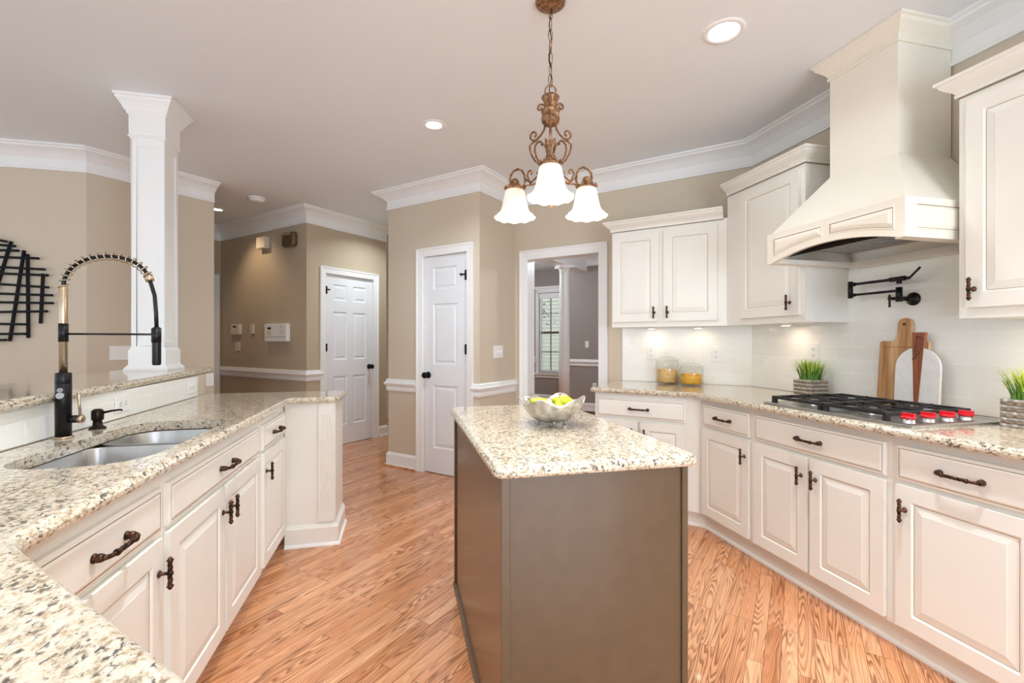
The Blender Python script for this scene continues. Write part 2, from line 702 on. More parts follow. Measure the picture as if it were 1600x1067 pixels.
# opening to the dining room and the jar wall
wa = lambda a, b: AB(a, b)
Lp = (Vector(C2) - Vector(C1)).length
bC1 = 0.7071068 * (C1[1] - C1[0])
op0, op1 = 1.510 - bC1, 2.262 - bC1
wall('wall_kitchen', C1, C2, M['wall'], -1, 'beige wall with the cased opening to the dining room', [(op0, op1, 0, 2.06)])
wall('wall_pantry_side', C2, C3, M['wall'], -1, 'beige pantry side wall carrying the triple light switch', thick=0.1)
wall('wall_pantry', C3, C4, M['wall'], -1, 'beige wall around the narrow white pantry door', [(2.54 - 2.3985, 3.066 - 2.3985, 0, 2.069)], thick=0.1)
wall('wall_pantry_left', C4, AB(5.4, 3.53), M['wall'], -1, 'beige pantry wall facing the hall passage', thick=0.1)
wall('wall_hall_end', AB(5.4, 3.45), AB(5.4, 6.0), M['hall'], -1, 'beige wall at the end of the hall passage', thick=0.1)
wall('wall_hall_right', AB(HE, HB), AB(HA, HB), M['hall'], -1, 'beige hall wall around the white six panel door',
     [(HE - 4.190, HE - 3.474, 0, 2.055)], thick=0.12)
wall('wall_hall_return', AB(HE, 6.0), AB(HE, HB), M['hall'], -1, 'beige return of the hall wall beyond the six panel door', thick=0.1)
wall('wall_hall_left', AB(HA, HB), AB(HA, HBK), M['hall'], -1, 'shadowed hall wall with keypads and a chair rail', thick=0.1)
wall('wall_hall_back', AB(HA, HBK), AB(2.2, HBK), M['hall'], -1, 'beige wall at the far left end of the hall', thick=0.1)
wall('wall_hall_side', AB(2.2, HBK), AB(2.2, DG), M['hall'], -1, 'beige wall closing the hall behind the bar', thick=0.1)
wall('wall_left_diagonal', E1, D1, M['wall'], -1, 'angled beige wall behind the white square column', thick=0.12)
wall('wall_left', D1, (-5.1, LY), M['wall'], -1, 'greige wall carrying the black bar wall art')
wall('wall_left_openings', (-5.0, LY), (-5.0, -2.7), M['wall'], -1, 'unseen wall with two added window openings left of the camera',
     [(LY - 3.5, LY - 1.3, 0.2, 2.4), (LY + 0.6 - 1.1, LY + 0.6 + 1.1, 0.2, 2.4)])  # window openings added out of view for the left fill lights
wall('wall_back', (-5.1, -2.6), (2.6, -2.6), M['wall'], -1, 'unseen wall with two added window openings behind the camera',
     [(1.6, 4.2, 0.2, 2.4), (5.6, 7.6, 0.2, 2.4)])  # window holes added behind the camera, where the back fill lights sit
# dining room shell
wall('wall_dining_right', AB(7.66, 3.60), AB(7.66, -0.2), M['dine'], 1, 'grey dining room wall with a white chair rail', thick=0.1)
o = wall('wall_dining_window', AB(8.68, 5.3), AB(8.68, 3.1), M['dine'], 1, 'grey wall around the blind covered window', [(0.635, 1.335, 0.59, 2.27)], thick=0.12)
wall('wall_dining_jog', AB(8.68, 3.60), AB(7.66, 3.60), M['dine'], 1, 'short grey wall behind the round column', thick=0.1)
wall('wall_dining_left', AB(5.4, 5.3), AB(8.8, 5.3), M['dine'], 1, 'grey wall at the left of the room beyond the opening', thick=0.1)
wall('wall_dining_side', AB(4.06, -0.1), AB(7.7, -0.1), M['dine'], -1, 'grey wall at the right of the dining room', thick=0.1)
mb = MB()
wall_slab(mb, AB(4.075, 0.1), AB(4.075, 3.5), 0, CEIL, 0.01, -1, [(op0 + bC1 - 0.1, op1 + bC1 - 0.1, 0, 2.06)])
struct(mb.build('wall_dining_near', M['dine']), 'grey back face of the kitchen wall', 'wall')

# half wall under the raised bar
BW = [(-1.205, 0.70), (-1.215, 2.2), (-1.24, 3.27), (-1.245, 3.42)]
poly = BW + [(-1.36, 3.42), (-1.33, 2.2), (-1.325, 0.70)]
o = MB().prism(poly, 0, 1.033).build('wall_bar', M['wall'])
struct(o, 'painted half wall carrying the raised granite bar', 'wall')

# tiled backsplashes (thin slabs standing proud of the walls)


def splash(name, p, q, z0, z1, mat, label, thick=0.009, ph=0.0):
    p, q = Vector(p), Vector(q)
    L = (q - p).length
    ang = math.atan2((q - p).y, (q - p).x)
    o = MB().box(0, L, 0.0, thick, 0, z1 - z0).build(name, mat, loc=(p.x, p.y, z0), rot=ang)
    return struct(o, label, 'backsplash')


XT, AT = 2.5805, 3.9455
ct = (XT, AT * sqrt(2) - XT)
splash('wall_backsplash_right', ct, (XT, 0.3), 0.912, 1.75, M['tileR'], 'cream glass tile backsplash behind the cooktop')
splash('wall_backsplash_back', AB(AT, 1.30), ct, 0.912, 1.40, M['tileP'], 'cream glass tile backsplash behind the pasta jars')
for i, (p, q) in enumerate(((BW[0], BW[1]), (BW[1], BW[2]))):
    v = (Vector(q) - Vector(p)).normalized()
    nn = Vector((v.y, -v.x)) * 0.0092
    mbp = splash('wall_backsplash_bar', Vector(p) + nn, Vector(q) + nn, 0.912, 1.033, M['tileB'],
                 ('cream glass tile strip under the bar by the faucet', 'cream glass tile strip under the bar by the white column')[i])

# ------------------------------------------------------------------ mouldings
CROWN = [(0.0, 2.574), (0.014, 2.574), (0.016, 2.586), (0.010, 2.596), (0.010, 2.662), (0.018, 2.668), (0.026, 2.676),
         (0.040, 2.690), (0.062, 2.706), (0.086, 2.716), (0.100, 2.722), (0.104, 2.732), (0.118, 2.737), (0.118, CEIL), (0.0, CEIL)]
CHAIR = [(0, 0.757), (0.012, 0.757), (0.016, 0.775), (0.014, 0.80), (0.024, 0.812), (0.034, 0.83), (0.034, 0.838), (0.02, 0.845), (0.016, 0.868), (0.010, 0.875), (0, 0.875)]
BASE = [(0, 0), (0.028, 0), (0.028, 0.018), (0.016, 0.02), (0.016, 0.115), (0.010, 0.128), (0.004, 0.14), (0, 0.14)]


def trim(name, path, prof, side, label, cat='molding', mat='trim', dz=0.0):
    o = sweep(path, [(a, z + dz) for a, z in prof], side).build(name, M[mat])
    return struct(o, label, cat)


# kitchen crown runs wall_right -> wall_kitchen -> pantry (room on the left of this path)
trim('trim_1', [(2.59, -2.6), (2.59, 1.69)], CROWN, 1, 'white crown molding right of the hood chimney')
trim('trim_2', [(2.59, 2.045), C1, C2, C3, C4, AB(4.6, 3.53)], CROWN, 1, 'white crown molding from the hood round to the pantry')
trim('trim_3', [AB(4.9, HB), AB(HE, HB), AB(HA, HB), AB(HA, HBK), AB(2.2, HBK)][1:], CROWN, 1, 'white crown molding round the hall walls')
trim('trim_4', [AB(2.46, DG + 0.12), AB(2.36, DG + 0.12), E1, D1, (-5.0, LY)][2:], CROWN, 1, 'white crown molding along the left walls')
trim('trim_5', [C2, C3, AB(3.355, 2.481)], CHAIR, 1, 'white chair rail between pantry door and dining opening', 'chair rail')
trim('trim_6', [AB(3.355, 3.142), C4, AB(4.2, 3.53)], CHAIR, 1, 'white chair rail left of the pantry door', 'chair rail')
trim('trim_7', [AB(3.421, HB), AB(HA, HB), AB(HA, HBK)], CHAIR, 1, 'white chair rail on the shadowed hall wall', 'chair rail', dz=0.049)
trim('trim_8', [AB(7.66, 3.60), AB(7.66, 0)], CHAIR, -1, 'white chair rail on the right dining wall', 'chair rail', dz=0.06)
trim('trim_9', [AB(8.68, 5.3), AB(8.68, 4.75)], CHAIR, -1, 'white chair rail left of the dining window', 'chair rail', dz=0.055)
trim('trim_10', [AB(7.66, 3.60), AB(7.66, 0)], CROWN, -1, 'white crown molding on the right dining wall')
trim('baseboard_pantry', [AB(3.355, 3.142), C4, AB(4.6, 3.53)], BASE, 1, 'white baseboard left of the pantry door', 'baseboard')
trim('baseboard_pantry_side', [C2, C3, AB(3.355, 2.481)], BASE, 1, 'white baseboard between pantry door and dining opening', 'baseboard')
trim('baseboard_hall', [AB(HE, 5.2), AB(HE, HB), AB(4.27, HB)], BASE, 1, 'white baseboard right of the six panel hall door', 'baseboard')
trim('baseboard_hall_left', [AB(3.421, HB), AB(HA, HB), AB(HA, HBK)], BASE, 1, 'white baseboard on the shadowed hall wall', 'baseboard')
trim('baseboard_dining', [AB(7.66, 3.60), AB(7.66, 0)], BASE, -1, 'white baseboard on the right dining wall', 'baseboard', dz=0.03)
trim('baseboard_dining_window', [AB(8.68, 5.3), AB(8.68, 3.60)], BASE, -1, 'white baseboard under the dining window', 'baseboard')
SHOE = [(0.028, 0), (0.042, 0), (0.040, 0.010), (0.033, 0.018), (0.028, 0.019)]
o = sweep([AB(3.355, 3.142), C4, AB(4.4, 3.53)], SHOE, 1).build('trim_11', M['floor'])
struct(o, 'oak shoe molding under the pantry baseboard', 'molding')


def casing(w0, w1, ztop, cw=0.075, th=0.02, mb=None):
    """door casing in a local frame: opening w0..w1, wall face at y=0, casing towards -y"""
    mb = mb or MB()
    prof = [(0.0, -0.006), (0.0, 0.0)]
    path_out = [(w0 - cw, 0), (w0 - cw, ztop + cw), (w1 + cw, ztop + cw), (w1 + cw, 0)]
    steps = [(0.0, 0.0), (0.0, th), (0.014, th), (0.020, th - 0.006), (cw - 0.012, th - 0.010), (cw, th - 0.012), (cw, 0.0)]
    rings = []
    for d, h in steps:
        rings.append([(path_out[0][0] + d, -h, 0), (path_out[1][0] + d, -h, path_out[1][1] - d),
                      (path_out[2][0] - d, -h, path_out[2][1] - d), (path_out[3][0] - d, -h, 0)])
    mb.loft(rings, False, False, closed=False)
    return mb


def panel_grid(mb, xs, zs, cells, y0, th, rail, prof, mats):
    """a slab 0..W x 0..H with raised panels; xs/zs = panel spans, front at y0 (towards -y), back at y0+th"""
    W, H = xs[-1][1] + rail[0], zs[-1][1] + rail[1]
    cutx = [0] + [v for a in xs for v in a] + [W]
    cutz = [0] + [v for a in zs for v in a] + [H]
    for i in range(len(cutx) - 1):
        for j in range(len(cutz) - 1):
            x0, x1, z0, z1 = cutx[i], cutx[i + 1], cutz[j], cutz[j + 1]
            if i % 2 == 1 and j % 2 == 1 and (cells == 'all' or (i // 2, j // 2) in cells):
                rings = []
                for ins, dep in prof:
                    rings.append([(x0 + ins, y0 + dep, z0 + ins), (x1 - ins, y0 + dep, z0 + ins), (x1 - ins, y0 + dep, z1 - ins), (x0 + ins, y0 + dep, z1 - ins)])
                mb.loft(rings, False, True, mats)
            else:
                mb.add([(x0, y0, z0), (x1, y0, z0), (x1, y0, z1), (x0, y0, z1)], [(0, 1, 2, 3)])
    yb = y0 + th
    mb.add([(0, y0, 0), (W, y0, 0), (W, y0, H), (0, y0, H), (0, yb, 0), (W, yb, 0), (W, yb, H), (0, yb, H)],
           [(0, 4, 5, 1), (1, 5, 6, 2), (2, 6, 7, 3), (3, 7, 4, 0), (4, 7, 6, 5)])
    return W, H


DOORPROF = [(0, 0), (0.010, 0.009), (0.026, 0.009), (0.040, 0.003)]


def door_knob(parent, x, y, z):
    mb = MB()
    mb.lathe([(0.032, 0), (0.032, -0.005), (0.026, -0.009), (0.012, -0.012), (0.011, -0.03), (0.02, -0.036), (0.029, -0.048), (0.03, -0.058), (0.024, -0.068), (0.002, -0.072)], 20, 0, True, axis='y')
    mb.build('knob', M['black'], parent, (x, y, z), label='round black door knob')


def hinge(parent, x, y, z):
    MB().box(-0.011, 0.011, -0.030, 0.002, -0.045, 0.045).build('hinge', M['black'], parent, (x, y, z), label='black hinge')


# pantry door : local frame on wall a=3.355, x grows towards smaller b
def make_door(name, label, a0, leafw, leafh, loc, ang, xs, zs, hinge_x, knob_x, casing_label):
    d = thing(name, label, 'door', loc, ang)
    d['kind'] = 'structure'
    mb = MB()
    panel_grid(mb, xs, zs, 'all', 0.022, 0.035, (leafw - xs[-1][1], leafh - zs[-1][1]), DOORPROF, 0)
    mb.build('door_leaf', M['door'], d, (0, 0, 0.006))
    j = MB()
    j.box(-0.012, -0.003, 0.0, 0.1, 0, leafh + 0.016)
    j.box(leafw + 0.003, leafw + 0.012, 0.0, 0.1, 0, leafh + 0.016)
    j.box(-0.003, leafw + 0.003, 0.0, 0.1, leafh + 0.01, leafh + 0.017)
    j.build('door_jamb', M['trim'], d)
    casing(-0.006, leafw + 0.006, leafh + 0.012).build('door_casing', M['trim'], d)
    door_knob(d, knob_x, 0.020, 0.93)
    for z in (0.26, 1.18, 1.85):
        hinge(d, hinge_x, 0.020, z)
    return d


x0, y0 = AB(3.355, 3.060)
make_door('door_1', 'narrow white three panel pantry door with black knob', 0, 0.514, 2.05, (x0, y0, 0), R(-45),
          [(0.105, 0.395)], [(0.235, 0.83), (1.025, 1.60), (1.735, 1.945)], 0.514, 0.045, '')
x0, y0 = AB(3.480, HB)
make_door('door_2', 'white six panel hall door with black knob and hinges', 0, 0.705, 2.035, (x0, y0, 0), R(45),
          [(0.115, 0.315), (0.405, 0.605)], [(0.235, 0.83), (1.025, 1.60), (1.735, 1.925)], 0.0, 0.655, '')
# hook latches near the door tops
for nm, parent_loc, ang, x, lab in (('door_latch', AB(3.355, 3.060), R(-45), 0.47, 'small black flip latch at the top of the pantry door'),
                                    ('door_latch', AB(3.480, HB), R(45), 0.04, 'small black flip latch at the top of the hall door')):
    mb = MB()
    mb.box(-0.03, 0.03, -0.008, 0.0, -0.006, 0.006)
    mb.box(-0.034, -0.022, -0.016, 0.0, -0.01, 0.01)
    v = Matrix.Rotation(ang, 3, 'Z') @ Vector((x, 0.0215, 0))
    tag(mb.build(nm, M['black'], loc=(parent_loc[0] + v.x, parent_loc[1] + v.y, 1.862), rot=ang), lab, 'latch')

# cased opening to the dining room
x0, y0 = AB(3.955, 2.262)
t = thing('doorway_casing', 'white cased opening from the kitchen into the dining room', 'door frame', (x0, y0, 0), R(-45))
t['kind'] = 'structure'
casing(0, 0.752, 2.06).build('door_casing', M['trim'], t)
mb = MB()
mb.box(-0.002, 0.012, -0.004, 0.135, 0, 2.06)
mb.box(0.740, 0.754, -0.004, 0.135, 0, 2.06)
mb.box(0.012, 0.740, -0.004, 0.135, 2.048, 2.062)
mb.build('door_jamb', M['trim'], t)

# door casing at the far left end of the hall
x0, y0 = AB(3.206, HBK)
t = thing('doorway_casing', 'white door casing at the far left of the hall', 'door frame', (x0, y0, 0), R(45))
t['kind'] = 'structure'
mb = MB()
mb.box(-0.07, 0.0, -0.02, 0, 0, 2.13)
mb.box(-0.9, -0.07, -0.02, 0, 2.05, 2.13)
mb.build('door_casing', M['trim'], t, bevel=0.004)
mb = MB()
panel_grid(mb, [(0.11, 0.36), (0.44, 0.69)], [(0.2, 0.85), (1.0, 1.6), (1.72, 1.93)], 'all', -0.006, 0.006, (0.11, 0.11), [(0, 0), (0.01, 0.004), (0.03, 0.004), (0.04, 0.001)], 0)
mb.build('door_leaf', M['door'], t, (-0.872, 0, 0.008))

# ------------------------------------------------------------------ cabinet kit


def drawer_pull(parent, x, y, z, half=0.064):
    mb = MB()
    for s in (-1, 1):
        mb.lathe([(0.0105, 0.0), (0.0115, -0.003), (0.0105, -0.006), (0.0095, -0.008), (0.0105, -0.012), (0.0095, -0.018), (0.0075, -0.022)], 12, 0, True, (s * half, 0, 0), 'y')
        p = []
        for k in range(7):
            u = k / 6
            p.append((s * (half - 0.026 * u * u), -0.02 - 0.014 * sin(u * pi / 2), 0))
        mb.tube(p, [0.0075, 0.0068, 0.006, 0.0056, 0.0054, 0.0054, 0.0058], 10)
        mb.lathe([(0.0062, -0.004), (0.0085, -0.002), (0.0085, 0.002), (0.0062, 0.004)], 12, 0, True, (s * (half - 0.026), -0.034, 0), 'x')
    n = 30
    L = half - 0.026
    mb.tube([(-L + 2 * L * k / n, -0.034, 0) for k in range(n + 1)], lambda i, a: 0.0060 + 0.0009 * sin(3 * a + i * 1.1), 12, smooth=False)
    mb.build('pull', M['bronze'], parent, (x, y, z), label='bronze rope twist bar pull')


def t_knob(parent, x, y, z, L=0.094):
    mb = MB()
    mb.lathe([(0.0105, 0.0), (0.0105, -0.003), (0.007, -0.006), (0.0048, -0.01), (0.0045, -0.024)], 12, 0, True, axis='y')
    h = L / 2 - 0.013
    n = 24
    mb.tube([(0, -0.029, -h + 2 * h * k / n) for k in range(n + 1)], lambda i, a: 0.0060 + 0.0010 * sin(3 * a + i * 1.0), 12, smooth=False)
    mb.lathe([(0.006, -0.006), (0.0085, -0.003), (0.0085, 0.003), (0.006, 0.006)], 12, 0, True, (0, -0.029, 0))
    for s in (-1, 1):
        mb.lathe([(0.006, 0), (0.0092, s * 0.002), (0.0092, s * 0.004), (0.0055, s * 0.007), (0.0062, s * 0.009), (0.003, s * 0.012), (0.0005, s * 0.014)], 12, 0, True, (0, -0.029, s * h))
    mb.build('knob', M['bronze'], parent, (x, y, z), label='bronze rope twist bar knob')


CABPROF = [(0, 0), (0.0035, 0.002), (0.007, 0.0055), (0.009, 0.0062), (0.012, 0.0055), (0.036, 0.0012), (0.039, 0.0002)]
CABM = [0, 0, 1, 0, 0, 0]


def cab_door(parent, x0, x1, z0, z1, knob=None, fw=0.058):
    W, H = x1 - x0, z1 - z0
    mb = MB()
    panel_grid(mb, [(fw, W - fw)], [(fw, H - fw)], 'all', -0.020, 0.0195, (fw, fw), CABPROF, CABM)
    o = mb.build('door', [M['cab'], M['glaze']], parent, (x0, 0, z0), bevel=0.0025)
    if knob:
        t_knob(o, knob[0] - x0, -0.0195, knob[1] - z0)
    return o


def drawer(parent, x0, x1, z0, z1, pull=True):
    W, H = x1 - x0, z1 - z0
    mb = MB()
    rings = []
    for ins, y in ((0, -0.0005), (0, -0.013), (0.003, -0.0155), (0.011, -0.0175), (0.0125, -0.0165), (0.0138, -0.0175), (0.02, -0.020)):
        rings.append([(ins, y, ins), (W - ins, y, ins), (W - ins, y, H - ins), (ins, y, H - ins)])
    mb.loft(rings, True, True, [0, 0, 0, 1, 1, 0])
    o = mb.build('drawer', [M['cab'], M['glaze']], parent, (x0, 0, z0))
    if pull:
        drawer_pull(o, W / 2, -0.0195, H / 2)
    return o


def base_cab(name, label, loc, ang, foot, toe, drawers, doors, group, knobs, shell=None):
    """foot: local counter-clockwise footprint; toe: footprint of the recessed plinth"""
    c = thing(name, label, 'cabinet', loc, ang, group)
    if shell:
        w, dep = shell
        b = MB().box(0, w, 0, 0.012, 0.105, 0.8745)
        b.box(0, 0.018, 0.012, dep, 0.105, 0.60).box(w - 0.018, w, 0.012, dep, 0.105, 0.60)
        b.box(0.018, w - 0.018, 0.012, dep, 0.105, 0.123).box(0.018, w - 0.018, dep - 0.012, dep, 0.123, 0.60)
        b.build('body', M['cab'], c)
    else:
        MB().prism(foot, 0.105, 0.8745).build('body', M['cab'], c)
    k = MB().prism(toe, 0.0, 0.105)
    k.build('toe_kick', M['cab'], c)
    for d in drawers:
        drawer(c, *d)
    for d, kn in zip(doors, knobs):
        cab_door(c, *d, knob=kn)
    return c


TOE = 0.045
KZ = 0.588
G1 = 'base cabinets under the cooktop wall counter'
# cooktop wall run: local x = -Y, local y = +X; face at X=1.945
XF = 1.945
DEP = 2.588 - XF


def hood_base(y_left, y_right, name, label, drawers, doors, knobs, bend=False):
    w = y_left - y_right
    if bend:
        bx = y_left - 2.722
        foot = [(bx, 0), (w, 0), (w, DEP), (y_left - 3.0005, DEP)]
        tx = -(0.7071 * 0 + (2.722 - y_left)) - 0.0186
        toe = [(bx - 0.0186, TOE), (w, TOE), (w, DEP), (y_left - 3.0005, DEP)]
    else:
        foot = [(0, 0), (w, 0), (w, DEP), (0, DEP)]
        toe = [(0, TOE), (w, TOE), (w, DEP), (0, DEP)]
    return base_cab(name, label, (XF, y_left, 0), R(-90), foot, toe, drawers, doors, G1, knobs)


hood_base(2.72, 2.246, 'base_cabinet', 'cream base cabinet left of the cooktop, one drawer over one door',
          [(0.03, 0.452, 0.70, 0.838)], [(0.03, 0.452, 0.122, 0.682)], [(0.452 - 0.03, KZ)], bend=True)
hood_base(2.245, 1.479, 'base_cabinet', 'wide cream base cabinet directly under the cooktop, two doors',
          [(0.02, 0.746, 0.70, 0.838)], [(0.02, 0.372, 0.122, 0.682), (0.386, 0.744, 0.122, 0.682)], [(0.338, KZ), (0.42, KZ)])
hood_base(1.478, 0.985, 'base_cabinet', 'cream base cabinet right of the cooktop, handle at its left edge',
          [(0.022, 0.470, 0.70, 0.838)], [(0.022, 0.470, 0.122, 0.682)], [(0.058, KZ)])
hood_base(0.984, 0.30, 'base_cabinet', 'cream base cabinet at the right end of the cooktop run',
          [(0.02, 0.664, 0.70, 0.838)], [(0.02, 0.335, 0.122, 0.682), (0.349, 0.664, 0.122, 0.682)], [(0.30, KZ), (0.385, KZ)])
# jar wall base cabinet: local x towards smaller b
bE = 1.296
AF = 3.30
bBend = 0.7071068 * (2.722 - XF)
depA = 3.953 - AF
x0, y0 = AB(AF, bE)
wq = bE - bBend
base_cab('base_cabinet', 'cream base cabinet under the pasta jars, drawer over two doors', (x0, y0, 0), R(-45),
         [(0, 0), (wq - 0.001, 0), (bE - bC1 - 0.003, depA), (0, depA)],
         [(0, TOE), (wq + 0.0186 - 0.001, TOE), (bE - bC1 - 0.003, depA), (0, depA)],
         [(0.018, 0.650, 0.70, 0.838)], [(0.018, 0.325, 0.122, 0.682), (0.343, 0.650, 0.122, 0.682)], 'base cabinets under the jar wall counter',
         [(0.29, KZ), (0.378, KZ)])
# shoe strips in front of the toe kicks
s1 = (XF + TOE, 0.30)
bt = AF + TOE
s2 = (XF + TOE, bt * sqrt(2) - XF - TOE)
s3 = AB(bt, bE)
o = sweep([s1, s2, s3], [(0, 0), (0.012, 0), (0.011, 0.010), (0.006, 0.017), (0, 0.019)], 1).build('trim_12', M['cab'])
struct(o, 'cream shoe strip along the toe kick of the cooktop run', 'molding')

# left (sink) run : local x = +Y, local y = -X ; face at X=-0.69
XL = -0.69
G2 = 'base cabinets of the sink run'


def sink_base(y0_, y1_, label, drawers, doors, knobs, foot=None, toe=None):
    w = y1_ - y0_
    dep = 0.50
    return base_cab('base_cabinet', label, (XL, y0_, 0), R(90), foot or [(0, 0), (w, 0), (w, dep), (0, dep)],
                    toe or [(0, TOE), (w, TOE), (w, dep), (0, dep)], drawers, doors, G2, knobs, (w, dep))


sink_base(0.985, 1.571, 'nearest cream sink run cabinet, drawer pull beside the counter corner',
          [(0.055, 0.562, 0.70, 0.828)], [(0.055, 0.562, 0.105, 0.682)], [(0.535, KZ)])
sink_base(1.572, 2.542, 'wide cream cabinet under the sink with two doors meeting',
          [(0.018, 0.940, 0.70, 0.828)], [(0.018, 0.468, 0.105, 0.682), (0.482, 0.940, 0.105, 0.682)], [(0.438, KZ), (0.512, KZ)])
sink_base(2.543, 3.057, 'narrow cream cabinet at the far end of the sink run',
          [(0.030, 0.487, 0.70, 0.828)], [(0.030, 0.487, 0.105, 0.682)], [(0.062, KZ)])
# cabinet under the angled corner toward the camera
n0 = 0.20
p1 = (-0.69, n0 * sqrt(2) + 0.69)
poly = [(XL, 0.983), (-1.19, 0.983), (-1.19, 0.74), (-0.50, 0.05), (-0.12, n0 * sqrt(2) + 0.12)]
c = thing('corner_base_cabinet', 'cream angled corner cabinet under the counter nearest the camera', 'cabinet', (-0.7, 0.6, 0))
pl = [(x + 0.7, y - 0.6) for x, y in poly]
MB().prism(pl, 0.105, 0.8745).build('body', M['cab'], c)
MB().prism(offset_poly(pl, 0.05), 0, 0.105).build('toe_kick', M['cab'], c)

# fluted end panel of the sink run
c = thing('end_panel_cabinet', 'cream end of the sink run with fluted pilaster and tall base', 'cabinet', (-0.545, 3.062, 0))
mb = MB()
mb.box(-0.140, 0.150, 0.0, 0.355, 0.0, 0.8745)
mb.box(-0.140, 0.045, -0.0015, 0.0, 0.12, 0.86)
mb.build('body', M['cab'], c)
mb = MB()
pr = []
xw, nf = 0.093, 5
x = 0.0
pr = [(0, 0), (0, -0.016)]
for k in range(nf):
    cx = 0.0165 + k * 0.015
    for q in range(7):
        a = pi * q / 6
        pr.append((cx - 0.0048 * cos(a), -0.016 + 0.0045 * sin(a)))
pr += [(xw, -0.016), (xw, 0)]
mb.prism(pr, 0.19, 0.80)
mb.box(0, xw, -0.016, 0, 0.145, 0.19)
mb.box(0, xw, -0.016, 0, 0.80, 0.8745)
mb.build('fluted_pilaster', M['cab'], c, (0.052, 0, 0))
mb = sweep([(-0.138, 0.0), (0.151, 0.0), (0.151, 0.355)], [(0, 0), (0.017, 0), (0.017, 0.108), (0.010, 0.118), (0.004, 0.13), (0, 0.13)], -1)
mb.build('base_molding', M['cab'], c)
mb = sweep([(-0.138, 0.0), (0.151, 0.0), (0.151, 0.355)], [(0.017, 0), (0.03, 0), (0.028, 0.010), (0.022, 0.017), (0.017, 0.018)], -1)
mb.build('shoe_molding', M['trim'], c)

# ------------------------------------------------------------------ countertops


def counter(name, poly, z0, z1, label, hole=None, edge=0.014):
    mb = MB()
    T = z1 - z0
    prof = [(0.010, z0), (0.003, z0 + 0.004), (0.0, z0 + T * 0.3), (0.0, z0 + T * 0.55), (0.004, z0 + T * 0.72), (0.005, z0 + T * 0.76), (0.007, z0 + T * 0.86), (0.012, z0 + T * 0.96), (0.018, z1)]
    rings = [[(x, y, z) for x, y in offset_poly(poly, i)] for i, z in prof]
    mb.loft(rings, hole is None, hole is None, smooth=False)
    if hole is not None:
        for z, ring, flip in ((z1, rings[-1], False), (z0, rings[0], True)):
            outer = [Vector((p[0], p[1], 0)) for p in ring]
            inner = [Vector((p[0], p[1], 0)) for p in reversed(hole)]
            tri = tessellate_polygon([outer, inner])
            allp = [(p.x, p.y, z) for p in outer + inner]
            mb.add(allp, [tuple(t) for t in tri])
        hr = []
        for ins, z in ((0, z0), (0, z1 - 0.006), (-0.004, z1)):
            pts = offset_poly(hole, ins) if ins else hole
            hr.append([(x, y, z) for x, y in hole])
        mb.loft(hr, False, False)
    o = mb.build(name, M['granite'])
    return tag(o, label, 'countertop')


ZC0, ZC1 = 0.875, 0.911
# right run
lx, la = 1.885, 3.255
bend = (lx, la * sqrt(2) - lx)
cw_ = (2.5795, 3.9445 * sqrt(2) - 2.5795)
poly = [bend, AB(la, 1.325), AB(3.9445, 1.325), cw_, (2.5795, 0.30), (lx, 0.30)]
poly = list(reversed(poly)) if sum((poly[i - 1][0] * poly[i][1] - poly[i][0] * poly[i - 1][1]) for i in range(len(poly))) < 0 else poly
poly = [(p[0], p[1]) for p in poly]
rr = [0.03 if (abs(p[0] - AB(la, 1.325)[0]) < 1e-6) else 0 for p in poly]
counter('granite_countertop', round_corners(poly, rr), ZC0, ZC1, 'cream speckled granite counter carrying the cooktop and pasta jars')
# sink run with sink cut-out
poly = [(-0.645, 0.977), (-0.645, 3.015), (-0.375, 3.02), (-0.362, 3.418), (-1.2475, 3.418), (-1.243, 3.27), (-1.218, 2.2), (-1.2075, 0.70), (-0.474, -0.042), (-0.05, 0.382)]
area = sum((poly[i - 1][0] * poly[i][1] - poly[i][0] * poly[i - 1][1]) for i in range(len(poly)))
rads = [0.04, 0.02, 0.05, 0.05, 0, 0, 0, 0, 0, 0.03]
if area < 0:
    poly, rads = poly[::-1], rads[::-1]
# keep clear of the tile strip
poly = [(x + (0.0125 if x < -1.2 else 0), y) for x, y in poly]
hole = round_corners([(-0.715, 1.495), (-0.715, 2.27), (-1.07, 2.27), (-1.07, 1.495)], [0.19, 0.12, 0.14, 0.14], 9)
counter('granite_countertop', round_corners(poly, rads), ZC0, ZC1, 'cream speckled granite counter around the double sink', hole)
# raised bar
poly = [(-1.165, 0.75), (-1.17, 1.76), (-1.193, 2.35), (-1.243, 2.96), (-1.287, 3.715), (-1.76, 3.74), (-1.72, 3.0), (-1.62, 1.9), (-1.60, 0.75)]
counter('granite_bar_top', round_corners(poly, [0, 0, 0, 0, 0.05, 0.05, 0, 0, 0]), 1.0345, 1.07, 'raised granite bar top along the half wall under the column')

# island
c = thing('island_cabinet', 'taupe brown painted kitchen island under its granite top', 'island', (0.5625, 1.83, 0))
IX0, IX1, IY0, IY1 = 0.27 - 0.5625, 0.855 - 0.5625, 1.26 - 1.83, 2.40 - 1.83
mb = MB()
mb.box(IX0 + 0.004, IX1 - 0.004, IY0 + 0.008, IY1, 0.0, 0.8745)
mb.build('body', M['brown'], c)
for x0_, x1_ in ((IX0, IX0 + 0.026), (IX1 - 0.02, IX1)):
    MB().box(x0_, x1_, IY0, IY0 + 0.02, 0, 0.8745).build('corner_trim', M['brown'], c, bevel=0.002)
MB().box(IX0 - 0.004, IX0 + 0.004, IY1 - 0.03, IY1 + 0.004, 0, 0.8745).build('corner_trim', M['brown'], c, bevel=0.002)
mb = sweep([(IX0 + 0.004, IY1), (IX0 + 0.004, IY0 + 0.02)], [(0, 0), (0.014, 0), (0.013, 0.012), (0.007, 0.02), (0, 0.022)], -1)
mb.build('shoe_molding', M['brown'], c)
poly = [(0.245, 1.225), (0.878, 1.225), (0.878, 2.43), (0.245, 2.43)]
